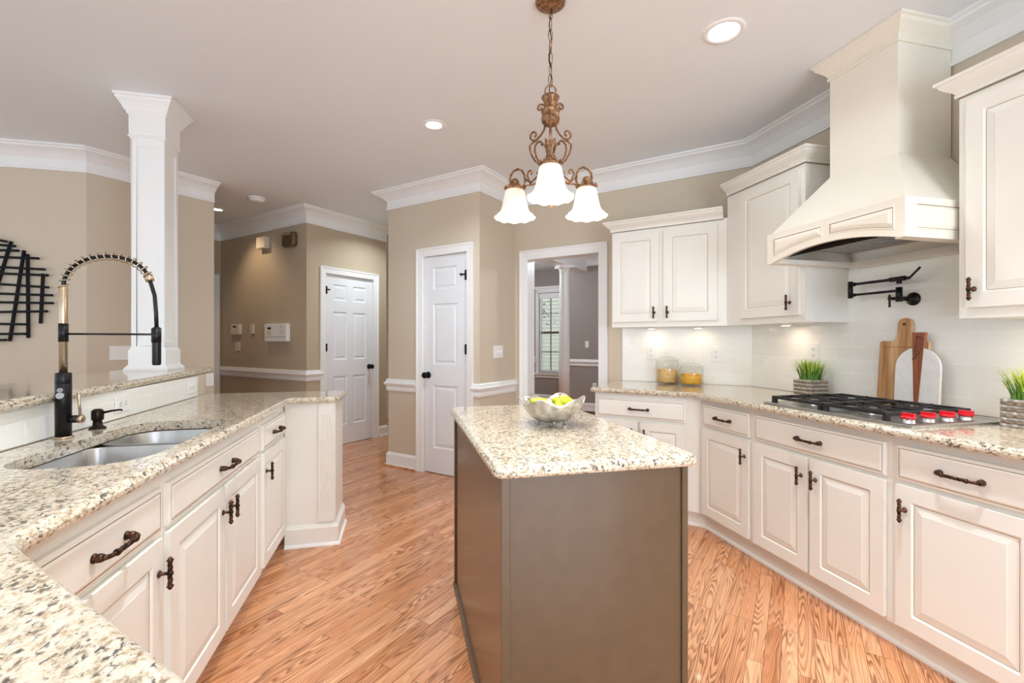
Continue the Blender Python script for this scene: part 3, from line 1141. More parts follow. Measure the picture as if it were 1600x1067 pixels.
counter('granite_island_top', round_corners(poly, [0.045, 0.045, 0.05, 0.06]), 0.875, 0.911, 'cream speckled granite island top under the fruit bowl')

# ------------------------------------------------------------------ upper cabinets
CROWNS = [(0, 0), (0.010, 0), (0.012, 0.010), (0.008, 0.016), (0.016, 0.026), (0.034, 0.040), (0.046, 0.052), (0.050, 0.062), (0.060, 0.066), (0.060, 0.078), (0, 0.078)]


def upper(name, label, loc, ang, foot, z0, z1, doors, knobs, crown_path, side, rail=0.0):
    c = thing(name, label, 'cabinet', loc, ang, 'cream wall cabinets')
    MB().prism(foot, z0, z1).build('body', M['cab'], c)
    for d, kn in zip(doors, knobs):
        cab_door(c, *d, knob=kn)
    sweep(crown_path, [(a, z1 - 0.006 + z) for a, z in CROWNS], side).build('crown_molding', M['cab'], c)
    sweep(crown_path, [(0, z1 - 0.0115), (0.003, z1 - 0.0115), (0.003, z1 - 0.0065), (0, z1 - 0.0065)], side).build('glaze_line', M['glaze'], c)
    return c


UA = 3.64
UX = 2.27
ub = (UX, UA * sqrt(2) - UX)
bU = 0.7071068 * (ub[1] - ub[0])
du = 3.953 - UA
x0, y0 = AB(UA, 1.285)
wu = 1.285 - bU
upper('wall_cabinet', 'cream two door wall cabinet above the pasta jars', (x0, y0, 0), R(-45),
      [(0, 0), (wu - 0.001, 0), (1.285 - bC1 - 0.003, du), (0, du)], 1.364, 2.136,
      [(0.012, 0.375, 1.405, 2.10), (0.412, 0.790, 1.405, 2.10)], [(0.343, 1.472), (0.443, 1.472)],
      [(wu - 0.026, 0.0), (0, 0), (0, du)], 1)
# corner cabinet on cooktop wall
dx = 2.588 - UX
w_ = 2.862 - 2.22
upper('wall_cabinet', 'tall cream wall cabinet between the jar cabinet and the hood', (UX, ub[1] - 0.001, 0), R(-90),
      [(0, 0), (ub[1] - 2.22, 0), (ub[1] - 2.22, dx), (ub[1] - 3.0005, dx)], 1.364, 2.292,
      [(ub[1] - 2.735, ub[1] - 2.248, 1.405, 2.255)], [(ub[1] - 2.31, 1.482)],
      [(ub[1] - 2.22, dx), (ub[1] - 2.22, 0), (0.0, 0)], 1)
upper('wall_cabinet', 'tall cream wall cabinet right of the hood and pot filler', (UX, 1.458, 0), R(-90),
      [(0, 0), (1.0, 0), (1.0, dx), (0, dx)], 1.345, 2.272,
      [(0.035, 0.485, 1.388, 2.235), (0.515, 0.965, 1.388, 2.235)], [(0.018 + 0.045, 1.462), (0.93, 1.462)],
      [(1.0, 0), (0, 0), (0, dx)], 1)

# ------------------------------------------------------------------ range hood
HY0, HY1, HX = 1.474, 2.207, 2.0
h = thing('range_hood', 'cream wooden range hood with arched apron above the cooktop', 'range hood', (2.58, 1.84, 1.68))


def hl(x, y, z):
    return (x - 2.58, y - 1.84, z - 1.68)


mb = MB()
r0 = [(2.015, 1.482, 1.845), (2.579, 1.482, 1.845), (2.579, 2.200, 1.845), (2.015, 2.200, 1.845)]
r1 = [(2.25, 1.69, 2.134), (2.579, 1.69, 2.134), (2.579, 2.042, 2.134), (2.25, 2.042, 2.134)]
mb.loft([[hl(*p) for p in r0], [hl(*p) for p in r1]])
mb.build('sloped_canopy', M['hoodp'], h)
mb = MB()
mb.box(2.25 - 2.58, -0.001, 1.69 - 1.84, 2.042 - 1.84, 2.134 - 1.68, 2.749 - 1.68)
mb.build('chimney', M['hoodp'], h)
zc = 2.749 - 1.68
mb = sweep([hl(2.579, 1.69, 0)[:2], hl(2.25, 1.69, 0)[:2], hl(2.25, 2.042, 0)[:2], hl(2.579, 2.042, 0)[:2]],
           [(0, zc - 0.10), (0.008, zc - 0.10), (0.010, zc - 0.088), (0.006, zc - 0.082), (0.014, zc - 0.066), (0.034, zc - 0.044), (0.050, zc - 0.030), (0.054, zc - 0.016), (0.064, zc - 0.012), (0.064, zc), (0, zc)], 1)
mb.build('crown_molding', M['hoodp'], h)
# apron front with arched bottom


def arch(u):
    return 0.052 * max(0.0, 1 - ((u - 0.5) / 0.47) ** 2) if abs(u - 0.5) < 0.47 else 0.0


mb = MB()
N = 36
Wf = HY1 - HY0
pts = [(HY1 - Wf * k / N, 1.68 + arch(k / N)) for k in range(N + 1)]
fr = [hl(HX, y, z) for y, z in pts] + [hl(HX, HY0, 1.846), hl(HX, HY1, 1.846)]
bk = [(x + 0.022, y, z) for x, y, z in fr]
mb.loft([fr, bk])
mb.build('arched_apron', M['hoodp'], h)
# raised panels on the apron
for nm, u0, u1 in (('apron_panel', 0.055, 0.475), ('apron_panel', 0.525, 0.945)):
    ring2 = []
    for k in range(15):
        u = u0 + (u1 - u0) * k / 14
        ring2.append((u * Wf, 1.68 + arch(u) + 0.030))
    ring2 += [(u1 * Wf, 1.818), (u0 * Wf, 1.818)]
    rings = []
    for ins, dep in ((0, 0.0), (0.0015, 0.0022), (0.006, 0.0026), (0.009, 0.0005), (0.024, 0.0062), (0.026, 0.0066)):
        rings.append([hl(HX - dep, HY1 - a, z) for a, z in offset_poly(ring2, ins)])
    mb = MB().loft(rings, False, True, [0, 0, 1, 0, 0])
    mb.build(nm, [M['hoodp'], M['glaze']], h)
for s, yy in ((-1, HY0), (1, HY1)):
    mb = MB()
    ya, yb = (yy, yy + 0.02) if s < 0 else (yy - 0.02, yy)
    mb.box(2.022 - 2.58, -0.001, ya - 1.84, yb - 1.84, 0.0, 0.166)
    mb.build('side_apron', M['hoodp'], h)
    rings = []
    for ins, dep in ((0, 0.0), (0.0015, 0.0022), (0.006, 0.0026), (0.009, 0.0005), (0.022, 0.0060), (0.024, 0.0064)):
        yv = yy + s * dep
        rings.append([hl(2.055 + ins, yv, 1.712 + ins), hl(2.545 - ins, yv, 1.712 + ins), hl(2.545 - ins, yv, 1.822 - ins), hl(2.055 + ins, yv, 1.822 - ins)])
    MB().loft(rings, False, True, [0, 0, 1, 0, 0]).build('apron_panel', [M['hoodp'], M['glaze']], h)
mb = MB()
mb.box(2.022 - 2.58, 0, 1.494 - 1.84, 1.530 - 1.84, 0.0, 0.03)
mb.box(2.022 - 2.58, 0, 2.150 - 1.84, 2.187 - 1.84, 0.0, 0.03)
mb.box(2.52 - 2.58, -0.001, 1.530 - 1.84, 2.150 - 1.84, -0.012, 0.03)
mb.build('bottom_rail', M['hoodp'], h)
mb = MB()
lr = []
for lx0, lx1, ly0, ly1, lz in ((2.026, 2.52, 1.53, 2.15, 0.024), (2.085, 2.485, 1.575, 2.125, 0.07), (2.085, 2.485, 1.575, 2.125, 0.105)):
    lr.append([(lx0 - 2.58, ly0 - 1.84, lz), (lx1 - 2.58, ly0 - 1.84, lz), (lx1 - 2.58, ly1 - 1.84, lz), (lx0 - 2.58, ly1 - 1.84, lz)])
mb.loft(lr, False, True, [0, 1])  # upper liner coloured dark, as shade in the gaps between filter ribs
mb.build('liner', [M['steel'], M['slot']], h, label='grey steel hood liner, its top coloured dark as shade')
mb = MB()
for k in range(14):
    y = 1.60 - 1.84 + k * 0.037
    mb.box(2.10 - 2.58, 2.47 - 2.58, y, y + 0.02, 0.066, 0.082)
mb.box(2.088 - 2.58, 2.10 - 2.58, 1.58 - 1.84, 2.12 - 1.84, 0.062, 0.09)
mb.box(2.47 - 2.58, 2.482 - 2.58, 1.58 - 1.84, 2.12 - 1.84, 0.062, 0.09)
mb.build('baffle_filter', M['steel'], h, bevel=0.003, label='ribbed stainless baffle filter')

# ------------------------------------------------------------------ white square column on the bar
cx, cy, zb = -1.52, 3.405, 1.0702
c = thing('interior_column', 'white square panelled column standing on the raised bar', 'column', (cx, cy, zb))
HZ = CEIL - zb - 0.0005


def sq(hw):
    return [(-hw, -hw), (hw, -hw), (hw, hw), (-hw, hw)]


def sq_loft(steps):
    mb = MB()
    mb.loft([[(x, y, z) for x, y in sq(w)] for w, z in steps])
    return mb


sq_loft([(0.118, 0), (0.118, 0.012), (0.112, 0.022), (0.102, 0.034), (0.100, 0.04), (0.100, 0.125), (0.094, 0.135), (0.090, 0.142), (0.090, 0.15)]).build('base', M['trim'], c)
mb = MB()
hw = 0.083
mb.box(-hw, hw, -hw, hw, 0.15, HZ - 0.255)
st = 0.024
for ax in range(4):
    mb.M = Matrix.Rotation(ax * pi / 2, 4, 'Z')
    mb.box(-hw - 0.006, -hw + st, -hw - 0.006, -hw, 0.15, HZ - 0.255)
    mb.box(hw - st, hw + 0.006, -hw - 0.006, -hw, 0.15, HZ - 0.255)
    mb.box(-hw + st, hw - st, -hw - 0.006, -hw, HZ - 0.30, HZ - 0.255)
    mb.box(-hw + st, hw - st, -hw - 0.006, -hw, 0.15, 0.19)
mb.M = None
mb.build('shaft', M['trim'], c, bevel=0.002)
sq_loft([(0.092, HZ - 0.256), (0.094, HZ - 0.25), (0.102, HZ - 0.244), (0.102, HZ - 0.236), (0.096, HZ - 0.228), (0.098, HZ - 0.22), (0.098, HZ - 0.115), (0.106, HZ - 0.105), (0.108, HZ - 0.095),
         (0.114, HZ - 0.09), (0.120, HZ - 0.075), (0.132, HZ - 0.05), (0.146, HZ - 0.03), (0.148, HZ - 0.018), (0.156, HZ - 0.014), (0.156, HZ)]).build('capital', M['trim'], c)

# ------------------------------------------------------------------ sink, faucet, soap dispenser
s_ = thing('double_sink', 'stainless undermount sink with two bowls in the granite counter', 'sink', (-0.893, 1.882, 0.66))


def bowl_loop(x0, x1, y0, y1, r, z, rs):
    return [(x + 0.893, y - 1.882, z - 0.66) for x, y in round_corners([(x1, y0), (x1, y1), (x0, y1), (x0, y0)], rs, 7)]


for nm, (x0, x1, y0, y1, rs) in (('bowl', (-1.078, -0.707, 1.487, 1.962, [0.19, 0.06, 0.06, 0.14])), ('bowl', (-1.078, -0.707, 1.990, 2.278, [0.06, 0.12, 0.14, 0.06]))):
    rings = []
    for ins, z in ((0.0, 0.872), (0.002, 0.868), (0.004, 0.74), (0.012, 0.705), (0.035, 0.685), (0.07, 0.682)):
        rings.append(bowl_loop(x0 + ins, x1 - ins, y0 + ins, y1 - ins, 0, z, [max(0.02, r - ins) for r in rs]))
    mb = MB().loft(rings, False, True, smooth=True)
    o = mb.build(nm, M['steel'], s_)
    sd = o.modifiers.new('wall', 'SOLIDIFY')
    sd.thickness = 0.0015
    cxs, cys = (x0 + x1) / 2 + 0.893, (y0 + y1) / 2 - 1.882
    MB().lathe([(0.042, 0), (0.042, 0.003), (0.034, 0.004), (0.03, 0.001), (0.001, 0.001)], 20).build('drain', M['steel_dk'], s_, (cxs, cys, 0.0225))
MB().box(-1.05 + 0.893, -0.73 + 0.893, 1.962 - 1.882, 1.990 - 1.882, 0.18, 0.203).build('divider', M['steel'], s_, bevel=0.004)

f = thing('kitchen_faucet', 'tall black and brass spring neck faucet behind the sink', 'faucet', (-1.152, 1.953, 0.911), R(-13.4))
MB().lathe([(0.028, 0), (0.028, 0.004), (0.0245, 0.008)], 24).build('base_ring', M['brass'], f, label='brass base ring')
MB().lathe([(0.0225, 0.008), (0.0225, 0.19), (0.0220, 0.191), (0.0225, 0.192), (0.0225, 0.226), (0.0205, 0.229), (0.011, 0.23)], 24).build('body', M['blackm'], f)
MB().lathe([(0.0118, 0.228), (0.0118, 0.532), (0.0098, 0.535)], 24).build('pole', M['brass'], f, label='brushed brass pole')
MB().lathe([(0.0138, 0.338), (0.0138, 0.402)], 24).build('collar', M['blackm'], f, label='black collar')
mb = MB()
mb.tube([(0.012, 0, 0.3655), (0.315, 0, 0.364)], 0.0036, 10)
mb.lathe([(0.0145, 0.335), (0.0145, 0.385)], 18, c=(0.326, 0, 0))
mb.build('support_arm', M['blackm'], f)
# hose arc
arc = []
xe = 0.306
for k in range(25):
    u = k / 24
    a = pi * u * 0.90
    arc.append((0.153 - 0.153 * cos(a) if a < pi else xe, 0, 0.530 + 0.108 * sin(a) ** 0.9 if sin(a) > 0 else 0.53))
arc = [(0.0, 0, 0.515)] + arc
tail = [(arc[-1][0] + 0.010, 0, arc[-1][2] - 0.03), (0.320, 0, 0.50), (0.325, 0, 0.44), (0.327, 0, 0.385)]
MB().tube(arc + tail, 0.0062, 10).build('hose', M['blackm'], f, label='black flexible hose')
# spring coil around the arc
hel = []
turns, per = 17, 14
L = len(arc) - 1
for k in range(turns * per + 1):
    u = k / (turns * per) * L
    i = min(int(u), L - 1)
    fr_ = u - i
    p, q = Vector(arc[i]), Vector(arc[i + 1])
    c0 = p.lerp(q, fr_)
    d = (q - p).normalized()
    nn = Vector((d.z, 0, -d.x))
    a = 2 * pi * k / per
    hel.append(c0 + nn * (cos(a) * 0.0134) + Vector((0, 1, 0)) * (sin(a) * 0.0134))
MB().tube(hel, 0.0021, 6).build('spring', M['brass'], f, label='brass open spring coil')
e = Vector(arc[-1])
d = (Vector(tail[0]) - e).normalized()
mb = MB()
mb.tube([e - d * 0.004, e + d * 0.018], 0.0130, 16)
mb.build('spring_cap', M['brass'], f, label='brass end cap of the spring')
MB().lathe([(0.008, 0.39), (0.0125, 0.386), (0.0132, 0.36), (0.0132, 0.262), (0.0115, 0.256), (0.001, 0.256)], 20, c=(0.327, 0, 0)).build('spray_head', M['blackm'], f)
mb = MB()
mb.M = Matrix.Rotation(R(12), 4, 'Z')
mb.lathe([(0.0135, 0.018), (0.0135, 0.044)], 18, axis='x', c=(0, 0, 0.066))
mb.build('valve', M['blackm'], f)
mb = MB()
mb.M = Matrix.Rotation(R(12), 4, 'Z')
mb.lathe([(0.014, 0.044), (0.014, 0.058), (0.010, 0.061), (0.001, 0.061)], 18, axis='x', c=(0, 0, 0.066))
mb.tube([(0.051, 0, 0.072), (0.047, -0.004, 0.158)], 0.0042, 10)
mb.build('lever', M['brass'], f, label='brass lever handle')
mb = MB()
mb.M = Matrix.Rotation(R(-62), 4, 'Z')
mb.tube([(0.018, 0, 0.15), (0.034, 0, 0.152)], 0.011, 16)
mb.tube([(0.020, 0, 0.168), (0.033, 0, 0.171)], 0.008, 14)
mb.build('hose_dock', M['steel_dk'], f, label='grey hose dock')

d_ = thing('soap_dispenser', 'small dark bronze soap pump beside the faucet', 'soap dispenser', (-1.150, 2.138, 0.911), R(-6))
MB().lathe([(0.027, 0), (0.027, 0.004), (0.022, 0.008), (0.016, 0.012), (0.014, 0.03), (0.017, 0.034)], 20).build('base', M['orb'], d_)
MB().lathe([(0.0185, 0.034), (0.0195, 0.038), (0.0195, 0.066), (0.0178, 0.071), (0.012, 0.076), (0.001, 0.077)], 20).build('pump_head', M['orb'], d_)
MB().tube([(0.012, 0, 0.060), (0.05, 0, 0.068), (0.082, 0, 0.072), (0.088, 0, 0.069)], [0.005, 0.0042, 0.0036, 0.0036], 10).build('spout', M['orb'], d_)

# ------------------------------------------------------------------ fruit bowl and pears
BX, BY = 0.600, 1.812
b = thing('fruit_bowl', 'scalloped silver bowl of green pears on the island', 'bowl', (BX, BY, 0.911))
seg = 72
prof = [(0.0005, 0.012), (0.035, 0.012), (0.065, 0.02), (0.090, 0.038), (0.110, 0.062), (0.124, 0.086), (0.1345, 0.103)]
inn = [(0.1325, 0.105), (0.121, 0.088), (0.106, 0.065), (0.086, 0.042), (0.062, 0.025), (0.034, 0.017), (0.0005, 0.017)]
rings = []
for r, z in prof + inn:
    k = max(0.0, (z - 0.03) / 0.075)
    ring = []
    for j in range(seg):
        a = 2 * pi * j / seg
        w = cos(6 * a + 0.55)
        sh = abs(w) ** 0.8 * (1 if w > 0 else -1)
        ring.append((r * (1 + 0.030 * k * sh) * cos(a), r * (1 + 0.030 * k * sh) * sin(a), z + 0.0115 * k ** 1.5 * sh))
    rings.append(ring)
MB().loft(rings, True, True, smooth=True).build('body', M['silver'], b)
for k in range(4):
    a = k * pi / 2 - 1.75
    MB().lathe([(0.004, 0.0), (0.005, 0.004), (0.006, 0.014), (0.008, 0.019)], 10, c=(0.052 * cos(a), 0.052 * sin(a), 0)).build('foot', M['silver'], b)


def pear(label, loc, rot, s=1.0):
    p = thing('pear', label, 'pear', loc, rot, 'green pears in the bowl')
    pf = [(0.0005, -0.036), (0.014, -0.035), (0.027, -0.027), (0.034, -0.012), (0.034, 0.002), (0.029, 0.018), (0.021, 0.032), (0.0155, 0.044), (0.013, 0.053), (0.008, 0.059), (0.0005, 0.060)]
    MB().lathe([(r * s, z * s) for r, z in pf], 22).build('fruit', M['pear'], p)
    MB().tube([(0, 0, 0.058 * s), (0.002, 0, 0.068 * s), (0.006, 0, 0.08 * s)], [0.0016, 0.0014, 0.0022], 8).build('stem', M['stem'], p, label='thin brown stem')
    return p


pear('green pear lying in the bowl, its neck pointing down left', (BX - 0.048, BY - 0.012, 0.911 + 0.080), (R(6), R(-66), R(10)), 0.95)
pear('small green pear standing in the middle of the bowl', (BX + 0.010, BY - 0.052, 0.911 + 0.068), (R(-10), R(6), 0), 0.78)
pear('green pear leaning at the right side of the bowl', (BX + 0.062, BY + 0.020, 0.911 + 0.082), (R(-4), R(-74), R(4)), 0.95)

# ------------------------------------------------------------------ pendant chandelier
PX, PY = 0.641, 1.956
pd = thing('chandelier', 'antique copper chandelier with three lit bell shades over the island', 'chandelier', (PX, PY, 0), math.atan2(-PY, -PX))
MB().lathe([(0.062, 2.7495), (0.066, 2.745), (0.062, 2.740), (0.064, 2.737), (0.052, 2.731), (0.026, 2.726), (0.010, 2.722), (0.001, 2.721)], 28).build('canopy', M['copper'], pd)
mb = MB()
zt = 2.722
nl = 7
ll = (2.722 - 2.375) / nl
for k in range(nl):
    zc_ = zt - ll * (k + 0.5)
    a0 = 0 if k % 2 else pi / 2
    lp = []
    for q in range(16):
        t_ = 2 * pi * q / 16
        rx, rz = 0.0095 * cos(t_), (ll / 2 + 0.004) * sin(t_)
        lp.append((rx * cos(a0 + 0.5), rx * sin(a0 + 0.5), zc_ + rz))
    mb.tube(lp, 0.0021, 6, closed=True)
mb.build('chain', M['copper'], pd)
wob = [(0.006 * sin(k * 1.3), 0.006 * cos(k * 1.7), 2.720 - k * 0.0395) for k in range(11)]
MB().tube(wob, 0.0022, 6).build('cord', M['black'], pd, label='dark lamp cord')
lp = [(0, 0.024 * cos(2 * pi * q / 20), 2.354 + 0.025 * sin(2 * pi * q / 20)) for q in range(20)]
MB().tube(lp, 0.0032, 8, closed=True).build('hanging_ring', M['copper'], pd)
MB().lathe([(0.001, 2.333), (0.036, 2.331), (0.040, 2.325), (0.036, 2.318), (0.030, 2.305), (0.024, 2.288), (0.022, 2.276), (0.036, 2.272), (0.041, 2.268), (0.041, 2.262), (0.038, 2.258),
            (0.038, 2.238), (0.041, 2.234), (0.041, 2.226), (0.037, 2.214), (0.026, 2.204), (0.001, 2.200)], 28).build('urn', M['copper'], pd)


def curl(cx, cz, r0, a0, a1, n=14, shrink=0.55):
    out = []
    for k in range(n + 1):
        u = k / n
        r = r0 * (1 - shrink * u)
        a = a0 + (a1 - a0) * u
        out.append((cx + r * cos(a), cz + r * sin(a)))
    return out


for k in range(3):
    ang = k * 2 * pi / 3
    rot = Matrix.Rotation(ang, 4, 'Z')
    P3 = lambda pts: [(r, 0, z) for r, z in pts]
    mb = MB()
    mb.M = rot
    # small scroll handles of the urn
    mb.tube(P3([(0.020, 2.268), (0.026, 2.292), (0.040, 2.306)] + curl(0.054, 2.296, 0.014, 1.9, -3.2, 12, 0.45)), 0.0042, 7, flat=1.4)
    mb.build('urn_scroll', M['copper'], pd)
    mb = MB()
    mb.M = rot
    mb.tube(P3([(0.026, 2.215), (0.032, 2.192), (0.048, 2.172), (0.070, 2.157), (0.088, 2.157)] + curl(0.086, 2.180, 0.022, -1.3, 4.4, 18, 0.62)), 0.0042, 7, flat=1.5)
    mb.tube(P3([(0.070, 2.157), (0.098, 2.145), (0.108, 2.138), (0.106, 2.118), (0.098, 2.092), (0.080, 2.064), (0.056, 2.040), (0.040, 2.028)]), 0.0042, 7, flat=1.5)
    mb.tube(P3(curl(0.058, 2.130, 0.014, 3.6, 1.4, 8, -0.1) + [(0.070, 2.142), (0.080, 2.130), (0.082, 2.110), (0.074, 2.080), (0.056, 2.050), (0.042, 2.034)]), 0.0042, 7, flat=1.5)
    mb.build('scroll_bracket', M['copper'], pd)
    mb = MB()
    mb.M = rot
    mb.tube(P3([(0.015, 1.972), (0.05, 1.962), (0.10, 1.960), (0.138, 1.962), (0.134, 1.985), (0.136, 2.010), (0.150, 2.034), (0.172, 2.046), (0.198, 2.042), (0.216, 2.024), (0.220, 2.002), (0.212, 1.984), (0.196, 1.980)] + curl(0.200, 1.994, 0.011, -2.2, -5.6, 8, 0.3)),
            0.0048, 8, flat=1.4)
    mb.tube(P3([(0.040, 1.985), (0.07, 1.990), (0.105, 1.968), (0.138, 2.000)]), 0.004, 7, flat=1.4)
    mb.tube(P3([(0.108, 1.975), (0.122, 2.006)] + curl(0.106, 2.014, 0.013, 0.2, 4.2, 10, 0.4)), 0.004, 7, flat=1.4)
    mb.tube(P3([(0.03, 1.99), (0.046, 1.996)] + curl(0.060, 2.004, 0.010, 3.4, -1.6, 10, 0.4)), 0.0036, 7, flat=1.4)
    mb.build('arm', M['copper'], pd)
    SR = 0.190
    mb = MB()
    mb.M = rot
    mb.lathe([(0.010, 2.004), (0.018, 1.996), (0.020, 1.988), (0.015, 1.983), (0.026, 1.976), (0.030, 1.968), (0.042, 1.962), (0.046, 1.957), (0.042, 1.951), (0.03, 1.951)], 22, c=(SR, 0, 0))
    for q in range(12):
        a = 2 * pi * q / 12
        mb.sphere((SR + 0.046 * cos(a), 0.046 * sin(a), 1.963), 0.0065, 0, 8, 5)
    hol = mb.build('shade_holder', M['copper'], pd)
    rings = []
    SEG = 60
    for r, z in ((0.028, 1.958), (0.038, 1.955), (0.0445, 1.946), (0.049, 1.928), (0.0535, 1.905), (0.0585, 1.880), (0.064, 1.860), (0.072, 1.845), (0.083, 1.834), (0.092, 1.828), (0.0945, 1.8225), (0.091, 1.8215), (0.080, 1.830), (0.068, 1.844), (0.060, 1.861), (0.0545, 1.881), (0.0495, 1.906), (0.045, 1.928), (0.040, 1.944), (0.026, 1.950)):
        w = max(0.0, (1.862 - z) / 0.04)
        ring = []
        for j in range(SEG):
            a = 2 * pi * j / SEG
            wv = cos(10 * a)
            rr_ = r * (1 + 0.035 * w * wv)
            ring.append((SR + rr_ * cos(a), rr_ * sin(a), z + 0.0035 * w * wv))
        rings.append(ring)
    mb = MB()
    mb.M = rot
    mb.loft(rings, False, False, smooth=True)
    mb.build('shade', M['shade'], pd, label='white scalloped bell glass shade, lit')
    mb = MB()
    mb.M = rot
    mb.sphere((SR, 0, 1.893), 0.024, sz=1.25)
    mb.lathe([(0.012, 1.955), (0.012, 1.918)], 12, c=(SR, 0, 0))
    mb.build('bulb', M['bulb'], pd)
    ld = bpy.data.lights.new('chandelier_bulb_light', 'POINT')
    ld.energy = 2.6
    ld.color = (1.0, 0.90, 0.76)
    ld.shadow_soft_size = 0.05
    lo = bpy.data.objects.new('chandelier_bulb_light', ld)
    COL.objects.link(lo)
    lo.parent = pd
    lo.location = rot @ Vector((SR, 0, 1.80))
MB().lathe([(0.001, 2.046), (0.020, 2.043), (0.026, 2.034), (0.018, 2.024), (0.026, 2.012), (0.034, 1.998), (0.036, 1.984), (0.030, 1.968), (0.018, 1.952), (0.012, 1.925), (0.016, 1.905), (0.010, 1.880), (0.014, 1.866), (0.010, 1.852), (0.005, 1.842), (0.0005, 1.836)], 24).build('hub', M['copper'], pd)
mb = MB()
for q in range(6):
    mb.M = Matrix.Rotation(q * pi / 3 + 0.5, 4, 'Z')
    lf = []
    for i, (r, z, w) in enumerate(((0.008, 2.05, 0.006), (0.014, 2.075, 0.011), (0.020, 2.10, 0.012), (0.030, 2.122, 0.009), (0.042, 2.130, 0.003))):
        lf.append([(r, -w, z), (r - 0.003, 0, z + 0.002), (r, w, z), (r + 0.003, 0, z - 0.002)])
    mb.loft(lf, smooth=True)
mb.M = None
mb.lathe([(0.008, 2.04), (0.006, 2.10), (0.005, 2.20)], 10)
mb.build('leaf_cluster', M['copper'], pd)

# ------------------------------------------------------------------ ceiling fittings


def downlight(label, x, y, r, power, spread=140):
    t = thing('recessed_light', label, 'recessed light', (x, y, CEIL), 0, 'recessed ceiling lights')
    MB().lathe([(r - 0.028, -0.0025), (r - 0.024, -0.006), (r - 0.004, -0.005), (r, -0.0005)], 40, caps=False).build('trim_ring', M['trim'], t)
    MB().lathe([(r - 0.026, -0.0025), (0.0005, -0.0025)], 40, caps=False).build('lens', M['lens'], t, label='glowing lens')
    ld = bpy.data.lights.new('recessed_light_lamp', 'AREA')
    ld.shape = 'DISK'
    ld.size = 2 * r - 0.06
    ld.energy = power
    ld.color = (0.84, 0.935, 1.0)
    ld.spread = R(spread)
    lo = bpy.data.objects.new('recessed_light_lamp', ld)
    COL.objects.link(lo)
    lo.parent = t
    lo.location = (0, 0, -0.012)
    return t


downlight('round glowing ceiling light nearest the range hood', 1.519, 1.951, 0.098, 2.6)
downlight('round glowing ceiling light between column and chandelier', 0.222, 3.259, 0.082, 8)
s_ = thing('smoke_detector', 'small white smoke detector on the hall ceiling', 'smoke detector', (-1.466, 5.344, CEIL))
MB().lathe([(0.085, -0.0005), (0.085, -0.012), (0.078, -0.018)], 32).build('mount', M['white'], s_)
MB().lathe([(0.074, -0.018), (0.072, -0.034), (0.058, -0.042), (0.02, -0.044), (0.001, -0.044)], 32).build('cover', M['white'], s_)

hp2 = AB(4.02, 4.08)
downlight('round ceiling light in the passage beside the pantry', hp2[0], hp2[1], 0.08, 8)
for lab_, x_, y_, w_ in (('added round ceiling light above the corner of the sink run counter', -0.45, 0.35, 3), ('added round ceiling light above the right end of the cooktop run', 0.95, 0.15, 1.4),
                     ('added round ceiling light behind the camera', 0.45, -1.0, 9), ('added round ceiling light in the room beyond the bar', -2.6, 0.6, 3)):
    downlight(lab_, x_, y_, 0.098, w_)  # downlights added out of view to even out the room light
downlight('added round ceiling light above the floor right of the island', 1.40, 1.05, 0.098, 6, 76)  # added unseen downlight to brighten floor and lower cabinets
downlight('added round ceiling light above the floor left of the island', -0.20, 1.35, 0.098, 6.5, 88)  # second added downlight, lifting the floor and the cabinet fronts opposite
# warm hall lamp above the keypad wall
hp = AB(2.75, 5.62)
t = thing('recessed_light', 'round ceiling light washing the keypad wall', 'recessed light', (hp[0], hp[1], CEIL), 0, 'recessed ceiling lights')
MB().lathe([(0.05, -0.0025), (0.054, -0.006), (0.07, -0.005), (0.074, -0.0005)], 32, caps=False).build('trim_ring', M['trim'], t)
MB().lathe([(0.052, -0.0025), (0.0005, -0.0025)], 32, caps=False).build('lens', M['lens'], t)
ld = bpy.data.lights.new('hall_lamp', 'SPOT')
ld.energy = 16
ld.color = (1.0, 0.74, 0.5)
ld.spot_size = R(95)
ld.spot_blend = 0.8
ld.shadow_soft_size = 0.05
lo = bpy.data.objects.new('hall_lamp', ld)
COL.objects.link(lo)
lo.parent = t
lo.location = (0, 0, -0.02)
aim = AB(HA, 5.55)
lo.rotation_euler = (Vector((aim[0] - hp[0], aim[1] - hp[1], -1.25))).to_track_quat('-Z', 'Y').to_euler()

# ------------------------------------------------------------------ wall plates


def switch_plate(label, p, ang, gangs, z, group='white switch plates', mat='white', name='light_switch', h=0.116, rot90=False):
    w = 0.070 + 0.046 * (gangs - 1)
    t = thing(name, label, 'light switch', (p[0], p[1], z), ang, group)
    mb = MB().box(-w / 2, w / 2, -0.006, -0.0005, -h / 2, h / 2)
    mb.build('plate', M[mat], t, bevel=0.003)
    for k in range(gangs):
        x = (k - (gangs - 1) / 2) * 0.046
        mb = MB()
        mb.box(x - 0.006, x + 0.006, -0.0075, -0.006, -0.013, 0.013)
        mb.box(x - 0.004, x + 0.004, -0.016, -0.006, -0.001, 0.009)
        mb.build('toggle', M[mat], t)
    return t


